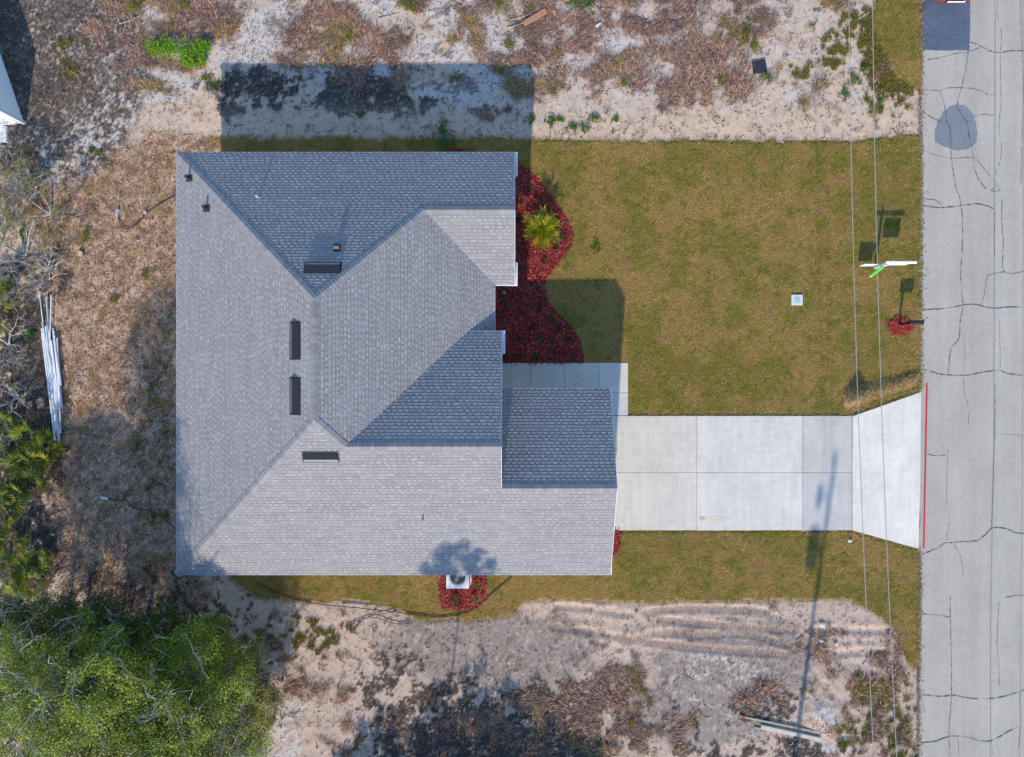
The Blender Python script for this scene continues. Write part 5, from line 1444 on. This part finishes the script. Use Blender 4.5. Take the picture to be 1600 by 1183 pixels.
# small shrubs and weeds
def bush(name, label, cat, pos, r_, n_, pal, seed, group, leaf=0.06, h=None, spiky=False):
    rr_ = np.random.default_rng(seed)
    root = tag(empty(name, pos), label, cat, group)
    h = h or r_
    if spiky:
        N_ = n_; a = rr_.random(N_) * 6.283
        L_ = r_ * (0.6 + 0.7 * rr_.random(N_))
        p_ = np.stack([np.cos(a) * 0.03, np.sin(a) * 0.03, np.full(N_, 0.02)], 1)
        cc_ = np.array(pal)[rr_.integers(0, len(pal), N_)] * (0.6 + 0.7 * rr_.random((N_, 1)))
        blades('leaves', p_, a, L_, np.full(N_, 0.018), np.radians(15 + 60 * rr_.random(N_)), cc_, M_LEAF, 0.35, root)
    else:
        k_ = max(3, n_ // 14); u = rr_.normal(0, 0.45, (k_, 3)) * np.array([r_, r_, h * 0.5]); u[:, 2] = np.abs(u[:, 2]) + h * 0.35
        leaf_mesh('leaves', [tuple(q) for q in u], [r_ * 0.42] * k_, 14, leaf, pal, seed, parent=root)
    MB().tube([(0, 0, -0.04), (0.01, 0, h * 0.7)], [0.015, 0.006], 5).build('stem', M_BARK, root)
    return root
G_SH = [lin(60, 84, 34) * .75, lin(84, 100, 40) * .75, lin(110, 110, 44) * .75, lin(48, 66, 34) * .75]
BEDP = [(810, 458), (840, 448), (843, 476), (811, 487), (832, 508), (861, 500), (873, 512), (889, 530), (809, 528), (843, 527), (863, 532), (812, 556), (866, 553), (837, 556), (792, 474), (785, 497), (790, 556), (897, 556),
        (812, 315), (810, 345), (872, 352), (880, 372), (868, 388), (850, 408), (812, 390), (812, 420), (848, 322), (830, 296)]
for i, (px, py) in enumerate(BEDP):
    kind_ = i in (0, 1, 9, 14, 15)
    bush('bed_shrub', 'little olive leaved shrub planted in the front mulch bed' if kind_ else ('small dark spiky plant set around the feathery palm' if py < 430 else 'small dark spiky plant in the shaded mulch by the front walk'), 'shrub', P(px, py) + Vector((0, 0, 0.08)), 0.20, 90 if kind_ else 46, G_SH, 500 + i,
         'olive shrubs in the front bed' if kind_ else ('spiky plants around the palm' if py < 430 else 'spiky plants in the shaded front bed'), h=0.22, spiky=not kind_)
for i, (px, py) in enumerate([(709, 935), (744.5, 934), (747, 910)]):
    bush('bed_shrub', 'small upright green shrub in the mulch around the air conditioner', 'shrub', P(px, py) + Vector((0, 0, 0.08)), 0.19, 150, [lin(40, 90, 20) * .8, lin(60, 110, 26) * .8, lin(90, 110, 30) * .8], 540 + i, 'shrubs around the air conditioner', h=0.42)
for i, (px, py, r_) in enumerate([(248, 78, 0.42), (268, 80, 0.45), (292, 86, 0.5), (312, 80, 0.4), (326, 76, 0.28), (318, 98, 0.25), (302, 97, 0.32)]):
    bush('green_bush', 'vivid green leafy bush in the clump beside the scrub', 'bush', P(px, py), r_, int(420 * r_ / 0.4), [lin(124, 168, 26) * .85, lin(150, 190, 40) * .85, lin(100, 144, 24) * .85], 560 + i, 'vivid green bushes on the north lot', leaf=0.09, h=0.5)
WD = [(780, 6, .4, 1), (895, 4, .4, 0), (918, 6, .4, 0), (985, 2, .3, 1), (637, 4, .4, 1), (640, 10, .35, 1), (1350, 107, .2, 0), (1320, 149, .22, 0), (1373, 138, .16, 0), (1374, 155, .16, 0), (1335, 25, .16, 0), (1352, 156, .14, 1), (154, 238, .16, 0), (145, 233, .14, 0),
      (712, 122, .25, 1), (799, 76, .25, 1), (828, 186, .22, 0), (862, 190, .24, 0), (897, 198, .24, 0), (912, 201, .22, 0), (925, 188, .22, 0), (960, 188, .16, 0), (875, 188, .18, 0), (1194, 122, .26, 0), (692, 206, .4, 0), (698, 226, .45, 0), (565, 178, .22, 0), (48, 523, .3, 0), (182, 466, .22, 1), (228, 430, .26, 1), (37, 363, .24, 0), (136, 367, .22, 1), (55, 285, .3, 1),
      (1375, 175, .16, 1), (1127, 130, .25, 1), (1180, 70, .3, 1), (1330, 125, .3, 1), (545, 60, .3, 1), (870, 82, .26, 1), (975, 130, .3, 1), (1345, 1075, .26, 1), (1340, 1060, .2, 1), (988, 1130, .22, 1), (930, 385, .24, 0), (215, 8, .4, 1), (290, 6, .35, 1), (336, 133, .2, 0), (322, 122, .2, 1), (1163, 60, .3, 1), (780, 110, .25, 1)]
for i, (px, py, r_, yl) in enumerate(WD):
    pal = [lin(166, 158, 40) * .75, lin(142, 138, 44) * .75, lin(120, 120, 40) * .75] if yl else [lin(84, 128, 34) * .75, lin(108, 148, 50) * .75, lin(64, 104, 34) * .75]
    bush('weed', 'yellowish tuft of weeds growing on the open ground' if yl else 'fresh green weed growing on open ground', 'weed', P(px, py), r_, int(150 * r_ / 0.25), pal, 600 + i, 'yellowish weeds' if yl else 'green weeds', leaf=0.075, h=r_ * 0.7)

# fallen branches
BR = [([(792, 45), (812, 38), (830, 28), (848, 14), (862, 4)], 0.022, 'long pale fallen branch beside the orange board'), ([(796, 31), (815, 28), (832, 18), (846, 8)], 0.014, 'thin pale fallen branch above the orange board'),
      ([(811, 55), (820, 49)], 0.02, 'short grey stick below the orange board'), ([(186, 37), (200, 33), (216, 26), (230, 17), (240, 10)], 0.02, 'pale forked branch lying on brown scrub'),
      ([(590, 30), (605, 26), (625, 23)], 0.018, 'grey stick on the white sand patch'), ([(75, 247), (93, 247), (100, 262), (103, 275)], 0.02, 'dark bent stick on white sand by the bare shrubs'),
      ([(992, 14), (1010, 4)], 0.016, 'thin pale stick at the top of the scrub'), ([(1075, 1063), (1068, 1052), (1072, 1040)], 0.016, 'dark twig on the sand below the tyre tracks'), ([(1065, 1058), (1085, 1068)], 0.02, 'dark root end lying on the southern sand'),
      ([(882, 62), (875, 56), (864, 61)], 0.014, 'small curved white stick on the scrub lot'), ([(1200, 130), (1212, 122), (1218, 112)], 0.022, 'dark stick beside the black utility lid'), ([(1345, 28), (1360, 18)], 0.02, 'grey stick near the verge of the road')]
for i, (pts, r_, lab) in enumerate(BR):
    pp = smooth_path([P(x, y, 0.07) for x, y in pts], 4); n_ = len(pp)
    mb = MB().tube(pp, [r_ * (1 - 0.6 * k_ / n_) for k_ in range(n_)], 6)
    rr_ = random.Random(i)
    for k_ in range(2 if len(pts) > 2 else 0):
        q_ = pp[n_ // 2 + k_ * 2 - 1]; mb.tube([q_, q_ + Vector((rr_.uniform(-.4, .4), rr_.uniform(-.3, .3), 0.03))], [r_ * 0.6, r_ * 0.3], 5)
    tag(mb.build('fallen_branch', M_BARK if 'dark' in lab else M_GREYWOOD), lab, 'branch')
